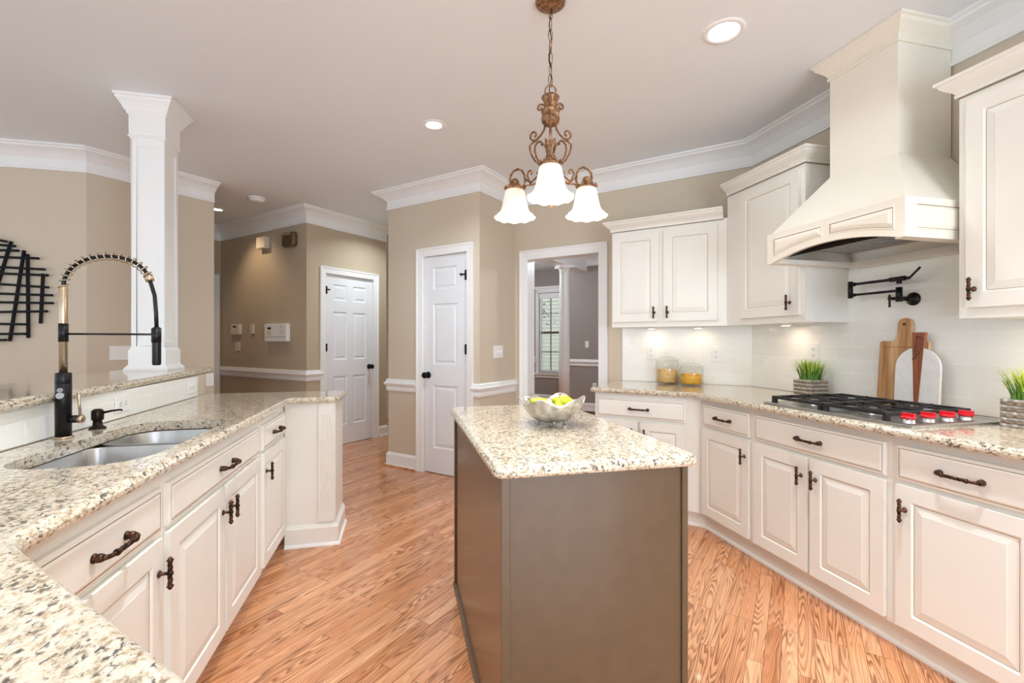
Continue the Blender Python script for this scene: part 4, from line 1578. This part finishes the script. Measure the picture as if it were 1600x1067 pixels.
def outlet(label, p, ang, z, horiz=False):
    t = thing('power_outlet', label, 'outlet', (p[0], p[1], z), ang, 'white power outlets')
    hw, hh = (0.058, 0.036) if horiz else (0.036, 0.058)
    MB().box(-hw, hw, -0.006, -0.0005, -hh, hh).build('plate', M['white'], t, bevel=0.003)
    for s in (-1, 1):
        cx_, cz_ = (s * 0.0195, 0) if horiz else (0, s * 0.0195)
        mb = MB()
        mb.lathe([(0.0165, -0.0055), (0.0165, -0.0078), (0.001, -0.0078)], 20, 0, False, (cx_, 0, cz_), 'y')
        for q in (-1, 1):
            if horiz:
                mb.box(cx_ - 0.003, cx_ + 0.005, -0.0084, -0.0076, q * 0.0065 - 0.0014, q * 0.0065 + 0.0014, 1)
            else:
                mb.box(q * 0.0065 - 0.0014, q * 0.0065 + 0.0014, -0.0084, -0.0076, cz_ - 0.003, cz_ + 0.005, 1)
        if horiz:
            mb.lathe([(0.0026, -0.0076), (0.0026, -0.0084), (0.0001, -0.0084)], 10, 1, False, (cx_ - 0.009, 0, 0), 'y')
        else:
            mb.lathe([(0.0026, -0.0076), (0.0026, -0.0084), (0.0001, -0.0084)], 10, 1, False, (0, 0, cz_ - 0.009), 'y')
        mb.build('socket', [M['white'], M['slot']], t)
    return t


# a hair off the walls
switch_plate('white triple light switch between pantry door and dining opening', AB(3.650, 2.3985), R(45), 3, 1.152)
switch_plate('white triple light switch on the left wall behind the column', AB(1.585, DG), R(45), 3, 1.155)
switch_plate('white light switch on the grey dining room wall', AB(7.66, 3.321 - 0.16), R(-45), 1, 1.20)
switch_plate('white rocker plate at the end of the wall beyond the bar', AB(2.260, DG), R(45), 1, 0.885, h=0.12)
outlet('white outlet left of the tall pasta jar', AB(AT, 1.052), R(-45), 1.156)
outlet('white outlet right of the short pasta jar', AB(AT, 0.546), R(-45), 1.150)
outlet('white outlet above the grass plant by the cooktop', (XT, 2.455), R(-90), 1.182)
va = math.atan2(BW[2][1] - BW[1][1], BW[2][0] - BW[1][0])
for lab, yy in (('white outlet under the bar right of the soap pump', 2.42), ('white outlet under the bar near its far end', 3.16)):
    u = (yy - 2.2) / (3.27 - 2.2)
    xx = BW[1][0] + (BW[2][0] - BW[1][0]) * u
    outlet(lab, (xx + 0.0096, yy), va, 0.973, True)
outlet('white outlet low on the grey dining room wall', AB(7.66, 3.02), R(-45), 0.47)


# alarm and hall devices, wall a = HA (local x towards smaller b)
def hall_pt(bv):
    return AB(HA, bv)


t = thing('keypad', 'small almond keypad above the double switch in the hall', 'keypad', (*hall_pt(6.10), 1.404), R(-45))
MB().box(-0.105, 0.105, -0.035, -0.0005, -0.066, 0.066).build('body', M['ivory'], t, bevel=0.006)
MB().box(-0.045, 0.035, -0.0365, -0.035, 0.022, 0.045).build('display', M['lcd'], t, label='dark display')
for k, (x, z) in enumerate(((-0.04, -0.005), (-0.04, -0.035), (0.05, 0.0), (0.05, -0.03))):
    MB().box(x - 0.016, x + 0.016, -0.038, -0.035, z - 0.008, z + 0.008).build('button', M['ivory'], t)
switch_plate('almond double light switch under the keypad in the hall', hall_pt(6.088), R(-45), 2, 1.186, mat='ivory')
t = tag(MB().box(-0.04, 0.04, -0.022, -0.0005, -0.058, 0.058).build('door_sensor', M['ivory'], None, (*hall_pt(5.742), 1.402), R(-45), bevel=0.006), 'slim almond sensor between keypad and alarm panel', 'sensor')
t = thing('alarm_panel', 'wide white alarm panel on the shadowed hall wall', 'alarm panel', (*hall_pt(5.20), 1.353), R(-45))
MB().box(-0.222, 0.222, -0.05, -0.0005, -0.105, 0.105).build('body', M['white'], t, bevel=0.008)
MB().box(-0.15, -0.085, -0.052, -0.05, 0.04, 0.065).build('display', M['lcd'], t, label='dark display')
mb = MB()
for k in range(5):
    mb.lathe([(0.012 + 0.008 * k, -0.05), (0.012 + 0.008 * k, -0.052), (0.015 + 0.008 * k, -0.052), (0.015 + 0.008 * k, -0.05)], 24, 0, False, (0.125, 0, 0.035), 'y', caps=False)
mb.build('speaker_grille', M['ivory'], t)
mb = MB().box(-0.165, -0.075, -0.0515, -0.05, -0.03, 0.02)
mb.build('keypad_cover', M['ivory'], t)
MB().box(-0.2, 0.2, -0.0508, -0.05, -0.052, -0.049).build('cover_seam', M['slot'], t)
t = tag(MB().box(-0.085, 0.085, -0.07, -0.0005, -0.068, 0.068).build('motion_sensor', M['ivory'], None, (*hall_pt(5.475), 2.432), R(-45), bevel=0.006), 'small almond box high on the shadowed hall wall', 'sensor')
mb = MB().box(-0.115, 0.115, -0.07, -0.0005, -0.085, 0.085)
t = tag(mb.build('door_chime', M['chimeb'], None, (*hall_pt(4.945), 2.412), R(-45), bevel=0.034, seg=6), 'bronze rounded door chime near the hall corner', 'door chime')

# ------------------------------------------------------------------ black bar wall art
w_ = thing('wall_art', 'black metal crossed bar sculpture on the left wall', 'wall art', (-3.05, LY, 1.69))
S = 0.1875


def art_bar(p, q, y):
    d = math.hypot(q[0] - p[0], q[1] - p[1])
    a = math.atan2(q[1] - p[1], q[0] - p[0])
    mb = MB().box(0, d, -0.008, 0.008, -0.0085, 0.0085)
    mb.build('bar', M['black'], w_, (p[0] + 3.05, y - LY, p[1] - 1.69), (0, -a, 0), bevel=0.0015)


HB_ = [(-2.728, 2.003, -3.35, 2.09), (-2.675, 1.972, -3.47, 2.00), (-2.654, 1.938, -3.5, 1.93), (-2.527, 1.885, -3.56, 1.885), (-2.488, 1.802, -3.6, 1.83), (-2.468, 1.758, -3.58, 1.77),
       (-2.466, 1.665, -3.62, 1.72), (-2.440, 1.605, -3.62, 1.62), (-2.436, 1.545, -3.62, 1.545), (-2.473, 1.482, -3.56, 1.45), (-2.590, 1.380, -3.56, 1.39), (-2.613, 1.308, -3.5, 1.30), (-2.731, 1.262, -3.36, 1.24)]
VB_ = [(-2.926, 2.125, -2.98, 1.25), (-2.712, 2.010, -2.918, 1.200), (-2.632, 1.945, -2.722, 1.252), (-2.610, 1.918, -2.606, 1.277), (-2.512, 1.772, -2.528, 1.388), (-2.958, 1.68, -2.845, 1.222),
       (-3.12, 2.13, -3.05, 1.21), (-3.30, 2.06, -3.24, 1.28), (-3.45, 1.95, -3.42, 1.36)]


def art_fix(x, z):
    # measured on y = 4.31
    return (x, z)


for x0_, z0_, x1_, z1_ in HB_:
    art_bar((x0_ - 0.165, z0_), (x1_, z1_), LY - 0.030)
for x0_, z0_, x1_, z1_ in VB_:
    art_bar((x0_ - 0.165 if x0_ > -3.0 else x0_, z0_), (x1_ - 0.165 if x1_ > -3.0 else x1_, z1_), LY - 0.0135)

# ------------------------------------------------------------------ cooktop
ck = thing('gas_cooktop', 'stainless gas cooktop with black grates and red knobs', 'cooktop', (2.18, 1.775, 0.911), 0)
KX0, KX1, KY0, KY1 = -0.252, 0.268, -0.378, 0.378
rings = []
for ins, z in ((0, 0.0003), (0, 0.008), (0.004, 0.011), (0.016, 0.012), (0.022, 0.009)):
    rings.append([(KX0 + ins, KY0 + ins, z), (KX1 - ins, KY0 + ins, z), (KX1 - ins, KY1 - ins, z), (KX0 + ins, KY1 - ins, z)])
MB().loft(rings).build('tray', M['steel'], ck)
BUR = [(-0.105, 0.20), (0.135, 0.20), (-0.105, -0.105), (0.135, -0.105)]
for bx, by in BUR:
    mb = MB().lathe([(0.05, 0.009), (0.05, 0.013), (0.036, 0.016), (0.036, 0.024), (0.03, 0.026)], 24, 1, True, (bx, by, 0))
    mb.lathe([(0.034, 0.026), (0.035, 0.030), (0.03, 0.034), (0.001, 0.035)], 24, 0, True, (bx, by, 0))
    mb.build('burner', [M['iron'], M['steel_dk']], ck)
for gy0, gy1 in ((0.048, 0.352), (-0.262, 0.042)):
    mb = MB()
    gx0, gx1, zt_, hh = -0.225, 0.245, 0.046, 0.014
    wv = 0.014
    for y in (gy0, gy1 - wv):
        mb.box(gx0, gx1, y, y + wv, zt_ - hh, zt_)
    for x in (gx0, gx1 - wv, (gx0 + gx1) / 2 - wv / 2):
        mb.box(x, x + wv, gy0 + wv, gy1 - wv, zt_ - hh, zt_)
    for bx in (-0.105, 0.135):
        by = (gy0 + gy1) / 2
        # fingers toward the burner centre
        for ang in range(4):
            ca, sa = cos(ang * pi / 2), sin(ang * pi / 2)
            r1 = 0.145 if ang % 2 else 0.108
            mb.M = Matrix.Translation((bx, by, 0)) @ Matrix.Rotation(ang * pi / 2, 4, 'Z')
            mb.box(0.028, r1, -0.0045, 0.0045, zt_ - 0.010, zt_ + 0.002)
        mb.M = None
        ringp = [(bx + 0.062 * cos(2 * pi * q / 20), by + 0.062 * sin(2 * pi * q / 20), zt_ - 0.005) for q in range(20)]
        mb.tube(ringp, 0.0045, 6, closed=True)
    for x in (gx0, gx1 - 0.022):
        for y in (gy0, gy1 - 0.02):
            mb.box(x, x + 0.022, y, y + 0.02, 0.009, zt_ - hh)
    mb.build('grate', M['iron'], ck, bevel=0.003)
for k in range(4):
    x = -0.185 + k * 0.104
    y = -0.318
    kb = MB().lathe([(0.0255, 0.010), (0.0255, 0.012), (0.0225, 0.013), (0.0225, 0.027), (0.021, 0.028)], 24, c=(x, y, 0)).build('knob', M['steel'], ck, label='steel knob with red grip')
    mb = MB().lathe([(0.0255, 0.028), (0.026, 0.034), (0.022, 0.038), (0.001, 0.038)], 24, c=(x, y, 0))
    mb.M = Matrix.Translation((x, y, 0)) @ Matrix.Rotation(R(8 * k), 4, 'Z')
    mb.box(-0.0075, 0.0075, -0.024, 0.024, 0.036, 0.050)
    mb.M = None
    mb.build('grip', M['red'], kb, bevel=0.002, label='red grip')

# ------------------------------------------------------------------ pot filler
pf = thing('pot_filler', 'black folding pot filler on the tile above the cooktop', 'pot filler', (2.58, 1.858, 1.47), 0)
xj = -0.098
MB().lathe([(0.034, -0.0005), (0.034, -0.006), (0.028, -0.010), (0.013, -0.014), (0.012, -0.06)], 24, axis='x').build('wall_flange', M['blackm'], pf)
mb = MB()
mb.tube([(-0.05, 0, 0), (xj - 0.012, 0, 0)], 0.0125, 14)
mb.tube([(xj, 0, -0.016), (xj, 0, 0.058)], 0.0145, 16)
mb.tube([(xj, 0.0, 0.0), (xj, 0.052, 0.004)], 0.0085, 12)
mb.build('valve', M['blackm'], pf)
mb = MB()
mb.tube([(xj, 0.048, 0.024), (xj, 0.048, -0.042)], 0.0052, 10)
mb.build('lever', M['blackm'], pf)
mb = MB()
mb.tube([(xj, 0.0, 0.041), (xj - 0.004, 0.262, 0.041)], 0.0068, 12)
mb.tube([(xj - 0.004, 0.262, 0.024), (xj - 0.004, 0.262, 0.118)], 0.0125, 14)
mb.tube([(xj - 0.004, 0.235, 0.041), (xj - 0.004, 0.252, 0.041)], 0.0095, 12)
mb.build('lower_arm', M['blackm'], pf)
mb = MB()
mb.tube([(xj - 0.004, 0.258, 0.101), (xj, 0.03, 0.101)], 0.0075, 12)
mb.tube([(xj - 0.004, 0.235, 0.101), (xj - 0.004, 0.252, 0.101)], 0.0105, 12)
mb.tube([(xj, 0.045, 0.101), (xj, -0.03, 0.101)], 0.0125, 14)
mb.tube([(xj, 0.0, 0.10), (xj, 0.0, 0.076)], 0.0115, 14)
mb.build('upper_arm', M['blackm'], pf)
mb = MB()
mb.tube([(xj, -0.028, 0.101), (xj, -0.046, 0.100)], 0.007, 10)
mb.tube([(xj, -0.044, 0.094), (xj, -0.100, 0.146)], 0.0052, 10)
mb.build('spout_lever', M['blackm'], pf)

# ------------------------------------------------------------------ cutting boards
ZT = 0.9115
lean = R(9)


def board(name, label, y, xfoot, outline, th, mat, lean_, bev=0.004):
    """outline in (u to the right = -Y, v up); leans back on the wall"""
    b = thing(name, label, 'cutting board', (xfoot, y, ZT), (0, lean_, 0))
    mb = MB()
    fr = [(0, -u, v) for u, v in outline]
    bk = [(th, -u, v) for u, v in outline]
    mb.loft([fr, bk])
    mb.build('board', mat, b, bevel=bev)
    return b


def arc_pts(cx, cz, r, a0, a1, n):
    return [(cx + r * cos(a0 + (a1 - a0) * k / n), cz + r * sin(a0 + (a1 - a0) * k / n)) for k in range(n + 1)]


ol = [(-0.121, 0.0), (0.121, 0.0), (0.121, 0.330)] + arc_pts(0.109, 0.330, 0.012, 0, pi / 2, 4) + arc_pts(0.066, 0.372, 0.032, -pi / 2, -pi, 6)
ol += arc_pts(0, 0.428, 0.0345, -0.1, pi + 0.1, 14) + arc_pts(-0.066, 0.372, 0.032, 0, -pi / 2, 6) + arc_pts(-0.109, 0.330, 0.012, pi / 2, pi, 4)
wb = board('wooden_cutting_board', 'striped acacia cutting board leaning on the tile behind the marble one', 1.887, 2.5225, ol, 0.018, M['acacia'], R(4.4))
MB().lathe([(0.0085, -0.0008), (0.0005, -0.0008)], 16, axis='x', c=(0, 0, 0.43), caps=False).build('hanging_hole', M['slot'], wb)
MB().box(-0.0012, 0, -0.105, 0.105, 0.308, 0.3115).build('juice_groove', M['rosewood'], wb)
ol = [(-0.104, 0.0), (0.104, 0.0), (0.104, 0.205)] + arc_pts(0.0, 0.205, 0.104, 0.05, pi - 0.05, 22) + [(-0.104, 0.205)]
mb_ = board('marble_cutting_board', 'white marble board with reddish wood handle behind the cooktop knobs', 1.792, 2.4945, ol, 0.014, M['marble'], R(3.6), 0.003)
mb = MB()
fr = [(-0.0018, -u, v) for u, v in ((-0.006, 0.0), (0.012, 0.0), (0.031, 0.385), (-0.031, 0.385))]
bk = [(0.0155, y_, z_) for x_, y_, z_ in fr]
mb.loft([fr, bk])
mb.build('handle', M['rosewood'], mb_, bevel=0.002, label='reddish wood handle and inlay')
MB().lathe([(0.006, -0.0025), (0.0005, -0.0025)], 14, axis='x', c=(0, 0.004, 0.362), caps=False).build('hanging_hole', M['slot'], mb_)
MB().tube([(-0.003, 0.004, 0.362), (-0.006, -0.026, 0.355), (-0.006, -0.028, 0.330), (-0.006, -0.004, 0.275), (-0.006, 0.004, 0.262), (-0.005, 0.020, 0.25)], 0.0022, 7).build('leather_cord', M['cordl'], mb_)
MB().tube([(-0.006, 0.002, 0.268), (-0.006, 0.012, 0.29), (-0.004, 0.006, 0.34), (-0.003, 0.004, 0.362)], 0.0022, 7).build('leather_cord', M['cordl'], mb_)

# ------------------------------------------------------------------ glass jars with pasta


def jar(label, x, y, h_body):
    j = thing('glass_jar', label, 'jar', (x, y, 0.9113), 0, 'glass pasta jars')
    r = 0.090
    mb = MB()
    mb.lathe([(0.0005, 0.0), (r - 0.008, 0.0), (r, 0.010), (r, h_body - 0.018), (r - 0.007, h_body - 0.006), (r - 0.010, h_body), (r - 0.013, h_body), (r - 0.011, h_body - 0.008), (r - 0.004, h_body - 0.020),
              (r - 0.004, 0.013), (r - 0.010, 0.007), (0.0005, 0.007)], 48, caps=False)
    mb.build('body', M['glass'], j)
    z = h_body
    mb = MB()
    mb.lathe([(0.0005, z + 0.0015), (r - 0.006, z + 0.0015), (r + 0.001, z + 0.004), (r + 0.001, z + 0.009), (r - 0.014, z + 0.013), (r - 0.034, z + 0.023), (r - 0.058, z + 0.030), (0.014, z + 0.034), (0.012, z + 0.042), (0.020, z + 0.050),
              (0.0215, z + 0.060), (0.016, z + 0.066), (0.0005, z + 0.067)], 40, caps=False)
    mb.build('lid', M['glass'], j)
    return j


JX1, JY1 = AB(3.845, 0.898)
JX2, JY2 = AB(3.815, 0.708)
jar('taller glass jar filled with pale pasta, at the left', JX1, JY1, 0.188)
jar('shorter glass jar filled with yellow pasta, at the right', JX2, JY2, 0.142)


def pasta(name, label, x, y, top, mat, n, kind):
    rnd = random.Random(n)
    mb = MB()
    for k in range(n):
        rr_ = 0.066 * sqrt(rnd.random()) if k % 3 else 0.067
        a = rnd.random() * 2 * pi
        z = 0.026 + rnd.random() * (top - 0.026 + 0.006 * cos(rr_ * 40))
        if k % 4 == 0:
            z = top - rnd.random() * 0.006
        mb.M = Matrix.Translation((rr_ * cos(a), rr_ * sin(a), z)) @ Matrix.Rotation(rnd.random() * 6.28, 4, 'Z') @ Matrix.Rotation(rnd.random() * 6.28, 4, 'X')
        if kind == 'shell':
            mb.tube([(0.009 * cos(t_), 0.009 * sin(t_), 0.001 * t_) for t_ in (0, 0.9, 1.8, 2.7, 3.4)], [0.003, 0.0052, 0.006, 0.005, 0.003], 6)
        else:
            mb.tube([(0.0085 * cos(t_), 0.0085 * sin(t_), 0) for t_ in (0, 0.8, 1.6, 2.4, 3.1)], 0.0034, 6)
    mb.M = None
    mb.lathe([(0.0005, 0.0095), (0.070, 0.0105), (0.0765, 0.02), (0.0765, top - 0.012), (0.070, top - 0.004), (0.0005, top - 0.003)], 30, caps=False)
    return tag(mb.build(name, mat, None, (x, y, 0.9113)), label, 'pasta', kind='stuff')


pasta('pasta_shells', 'pale pasta shells filling the taller glass jar', JX1, JY1, 0.108, M['pastaA'], 420, 'shell')
pasta('elbow_pasta', 'yellow elbow pasta filling the shorter glass jar', JX2, JY2, 0.082, M['pastaB'], 420, 'elbow')

# ------------------------------------------------------------------ potted grass


def grass_pot(label, x, y, side, hpot, seed):
    p = thing('potted_grass', label, 'plant', (x, y, 0.9113), 0, 'potted grass plants')
    hs = side / 2
    mb = MB()
    rows = 9
    for r_ in range(rows):
        z0_, z1_ = hpot * r_ / rows, hpot * (r_ + 1) / rows
        ring = []
        for zz, amp in ((z0_ + 0.0004, 0.0), ((z0_ + z1_) / 2, 0.0), (z1_ - 0.0004, 0.0)):
            pts = []
            for sd in range(4):
                a = sd * pi / 2
                for q in range(12):
                    u = -hs + side * q / 12
                    bulge = 0.0026 * (sin(q * pi / 1.5 + (r_ % 2) * pi)) + (0.0022 if zz == (z0_ + z1_) / 2 else 0)
                    lx_, ly_ = u, -(hs + bulge)
                    pts.append((lx_ * cos(a) - ly_ * sin(a), lx_ * sin(a) + ly_ * cos(a), zz))
            ring.append(pts)
        mb.loft(ring, True, True, 0 if r_ % 2 else 1)
    mb.build('pot', [M['basket'], M['basket2']], p)
    rnd = random.Random(seed)
    for nm, mat, cnt, z_lo, z_hi in (('grass_blades', (M['grassA'], M['grassB']), 230, 0.10, 0.175),):
        mb = MB()
        for k in range(cnt):
            bx, by = rnd.uniform(-hs + 0.018, hs - 0.018), rnd.uniform(-hs + 0.018, hs - 0.018)
            a = math.atan2(by, bx) + rnd.uniform(-0.7, 0.7)
            out = (abs(bx) + abs(by)) * 0.45 + rnd.uniform(0.0, 0.035)
            hgt = rnd.uniform(0.085, 0.145)
            w = rnd.uniform(0.0022, 0.0042)
            px_, py_ = -sin(a) * w, cos(a) * w
            pts, mats_ = [], []
            nseg = 5
            for q in range(nseg + 1):
                u = q / nseg
                cx_, cy_ = bx + cos(a) * out * u ** 1.8, by + sin(a) * out * u ** 1.8
                zz = hpot - 0.012 + (hgt + 0.012) * (u - 0.12 * u * u * (out / 0.06))
                ww = (1 - u ** 2.2) + 0.05
                pts += [(cx_ - px_ * ww, cy_ - py_ * ww, zz), (cx_ + cos(a) * 0.0008, cy_ + sin(a) * 0.0008, zz + 0.0006), (cx_ + px_ * ww, cy_ + py_ * ww, zz)]
            fs, ms = [], []
            tip = rnd.choice((2, 3, 3, 4))
            for q in range(nseg):
                b_ = q * 3
                fs += [(b_, b_ + 1, b_ + 4, b_ + 3), (b_ + 1, b_ + 2, b_ + 5, b_ + 4)]
                ms += [1 if q >= tip else 0] * 2
            mb.add(pts, fs, ms)
        o = mb.build(nm, list(mat), p)
        o['kind'] = 'stuff'
    return p


grass_pot('grass plant in a woven pot at the far end of the cooktop', 2.462, 2.368, 0.128, 0.105, 3)
grass_pot('grass plant in a woven pot right of the cooktop', 2.412, 1.300, 0.132, 0.110, 9)

# ------------------------------------------------------------------ under cabinet puck lights


def puck(label, x, y, z, power=0.36):
    t = thing('puck_light', label, 'puck light', (x, y, z), 0, 'under cabinet puck lights')
    MB().lathe([(0.034, -0.0005), (0.034, -0.010), (0.026, -0.012)], 24).build('housing', M['white'], t)
    MB().lathe([(0.026, -0.0125), (0.0005, -0.0125)], 24, caps=False).build('lens', M['puck'], t, label='glowing lens')
    ld = bpy.data.lights.new('puck_lamp', 'AREA')
    ld.shape = 'DISK'
    ld.size = 0.05
    ld.energy = power
    ld.color = (1.0, 0.76, 0.56)
    lo = bpy.data.objects.new('puck_lamp', ld)
    COL.objects.link(lo)
    lo.parent = t
    lo.location = (0, 0, -0.016)


puck('puck light under the left half of the jar wall cabinet', *AB(3.83, 1.02), 1.364, 0.16)
puck('puck light under the right half of the jar wall cabinet', *AB(3.83, 0.66), 1.364, 0.16)
puck('puck light under the tall corner cabinet', 2.46, 2.56, 1.364, 0.22)
puck('puck light under the cabinet right of the hood', 2.42, 1.12, 1.345, 1.5)

# ------------------------------------------------------------------ dining room beyond the opening
c = thing('round_column', 'white round column under the beam beyond the cased opening', 'column', (2.59, 7.18, 0))
MB().lathe([(0.12, 0), (0.12, 0.05), (0.105, 0.06), (0.11, 0.09), (0.095, 0.11), (0.09, 0.12)], 32).build('base', M['trim'], c)
MB().lathe([(0.090, 0.12), (0.091, 0.8), (0.078, 2.36), (0.078, 2.37)], 36).build('shaft', M['trim'], c)
mb = MB().lathe([(0.078, 2.37), (0.088, 2.375), (0.088, 2.385), (0.080, 2.392), (0.082, 2.41), (0.10, 2.43), (0.112, 2.445)], 32)
mb.box(-0.122, 0.122, -0.122, 0.122, 2.445, 2.4795)
mb.build('capital', M['trim'], c)
p, q = AB(5.6, 3.26), AB(7.66, 3.26)
mb = MB()
L = 2.06
mb.box(0, L, -0.10, 0.12, 0, CEIL - 2.48)
o = mb.build('trim_13', M['trim'], loc=(p[0], p[1], 2.48), rot=R(45))
struct(o, 'white ceiling beam resting on the round column', 'beam')

x0, y0 = AB(8.68, 4.665)
wn = thing('window_1', 'white cased window with half open blinds in the dining room', 'window', (x0, y0, 0), R(-45))
wn['kind'] = 'structure'
WW = 0.70
mb = MB()
mb.box(-0.075, 0, -0.02, 0.0, 0.59, 2.34)
mb.box(WW, WW + 0.075, -0.02, 0.0, 0.59, 2.34)
mb.box(-0.075, WW + 0.075, -0.02, 0.0, 2.27, 2.36)
mb.box(-0.10, WW + 0.10, -0.05, 0.0, 2.36, 2.40)
mb.box(-0.11, WW + 0.11, -0.055, 0.0, 0.555, 0.59)
mb.box(-0.08, WW + 0.08, -0.022, 0.0, 0.49, 0.555)
mb.build('casing', M['trim'], wn, bevel=0.004)
mb = MB()
for a_, b_, z0_, z1_ in ((0, 0.035, 0.59, 2.27), (WW - 0.035, WW, 0.59, 2.27), (0.035, WW - 0.035, 0.59, 0.64), (0.035, WW - 0.035, 2.23, 2.27)):
    mb.box(a_, b_, 0.03, 0.09, z0_, z1_)
mb.build('frame', M['trim'], wn)
mb = MB()
mb.box(0.035, WW - 0.035, 0.05, 0.085, 1.41, 1.455)
for x in (0.245, 0.455):
    mb.box(x - 0.009, x + 0.009, 0.06, 0.08, 0.64, 2.23)
for z in (1.03, 1.83):
    mb.box(0.035, WW - 0.035, 0.06, 0.08, z - 0.008, z + 0.008)
mb.build('sash', M['mullion'], wn, label='bronze muntins and meeting rail')
MB().box(0.035, WW - 0.035, 0.067, 0.072, 0.64, 2.23).build('pane', M['pane'], wn)
bl = thing('window_blinds', 'white slatted blinds hanging in the dining room window', 'blinds', (x0, y0, 0), R(-45))
MB().box(0.02, WW - 0.02, -0.03, 0.026, 2.15, 2.245).build('head_rail', M['trim'], bl)
mb = MB()
for k in range(37):
    z = 0.66 + k * 0.04
    mb.box(0.025, WW - 0.025, -0.024, 0.022, z, z + 0.003)
mb.build('slats', M['trim'], bl)
MB().box(0.025, WW - 0.025, -0.02, 0.02, 0.605, 0.625).build('bottom_rail', M['trim'], bl)
mb = MB()
for x in (0.10, WW - 0.10):
    mb.tube([(x, 0, 0.61), (x, 0, 2.2)], 0.0025, 6)
mb.build('lift_cord', M['white'], bl)

# what the dining window looks out on
o = MB().box(-12, 30, 11.6, 40, -0.65, -0.6).build('ground_outside', M['lawn'])
struct(o, 'green lawn outside the dining room window', 'ground')
hs_ = thing('neighbor_house', 'pale sided house seen through the dining window', 'house', (*AB(16.5, 7.6), -0.6), R(-45))
mb = MB()
for k in range(30):
    z = k * 0.15
    mb.add([(-5, -0.02, z), (5, -0.02, z), (5, 0.0, z + 0.15), (-5, 0.0, z + 0.15)], [(0, 1, 2, 3)])
    mb.add([(-5, 0.0, z), (5, 0.0, z), (5, -0.02, z), (-5, -0.02, z)], [(0, 1, 2, 3)])
mb.box(-5, 5, 0.0, 4, 0, 4.5)
mb.build('siding', M['siding'], hs_)
rnd = random.Random(5)
tr = thing('tree_branch', 'leafy green branch hanging outside the dining window', 'tree branch', (*AB(10.0, 5.45), 2.1), R(-45))
MB().tube([(-1.2, 0, 0.9), (-0.6, 0.05, 0.5), (-0.1, 0, 0.2), (0.35, 0.03, -0.25)], [0.03, 0.022, 0.014, 0.006], 8).build('branch', M['bark'], tr)
mb = MB()
for k in range(160):
    u = rnd.random()
    c0 = Vector((-1.0 + 1.4 * u + rnd.gauss(0, 0.10), rnd.gauss(0, 0.12), 0.75 - 1.0 * u + rnd.gauss(0, 0.14)))
    mb.M = Matrix.Translation(c0) @ Matrix.Rotation(rnd.random() * 6.28, 4, 'Z') @ Matrix.Rotation(rnd.uniform(-0.9, 0.9), 4, 'X')
    mb.add([(0, 0, 0), (0.03, 0.02, 0.004), (0.075, 0, 0), (0.03, -0.02, 0.004)], [(0, 1, 2), (0, 2, 3)])
mb.M = None
o = mb.build('leaves', M['leaf'], tr)
o['kind'] = 'stuff'

# added fill lamps for the rooms beyond the opening (out of sight from the kitchen)
for (da, db), lab_, e_ in (((5.6, 1.5), 'added fill lamp on the dining room ceiling', 34), ((6.7, 4.55), 'added fill lamp in the front room by the window', 30)):
    dp = AB(da, db)
    t = thing('added_fill_lamp', lab_, 'ceiling lamp', (dp[0], dp[1], CEIL), 0, 'added fill lamps beyond the opening')
    MB().lathe([(0.16, -0.0005), (0.16, -0.02), (0.14, -0.03)], 28).build('base', M['trim'], t)
    MB().lathe([(0.14, -0.03), (0.12, -0.07), (0.06, -0.095), (0.001, -0.1)], 28).build('shade', M['shade'], t)
    ld = bpy.data.lights.new('dining_fill', 'POINT')
    ld.energy = e_
    ld.color = (0.86, 0.93, 1.0)
    ld.shadow_soft_size = 0.12
    lo = bpy.data.objects.new('dining_fill', ld)
    COL.objects.link(lo)
    lo.parent = t
    lo.location = (0, 0, -0.3)
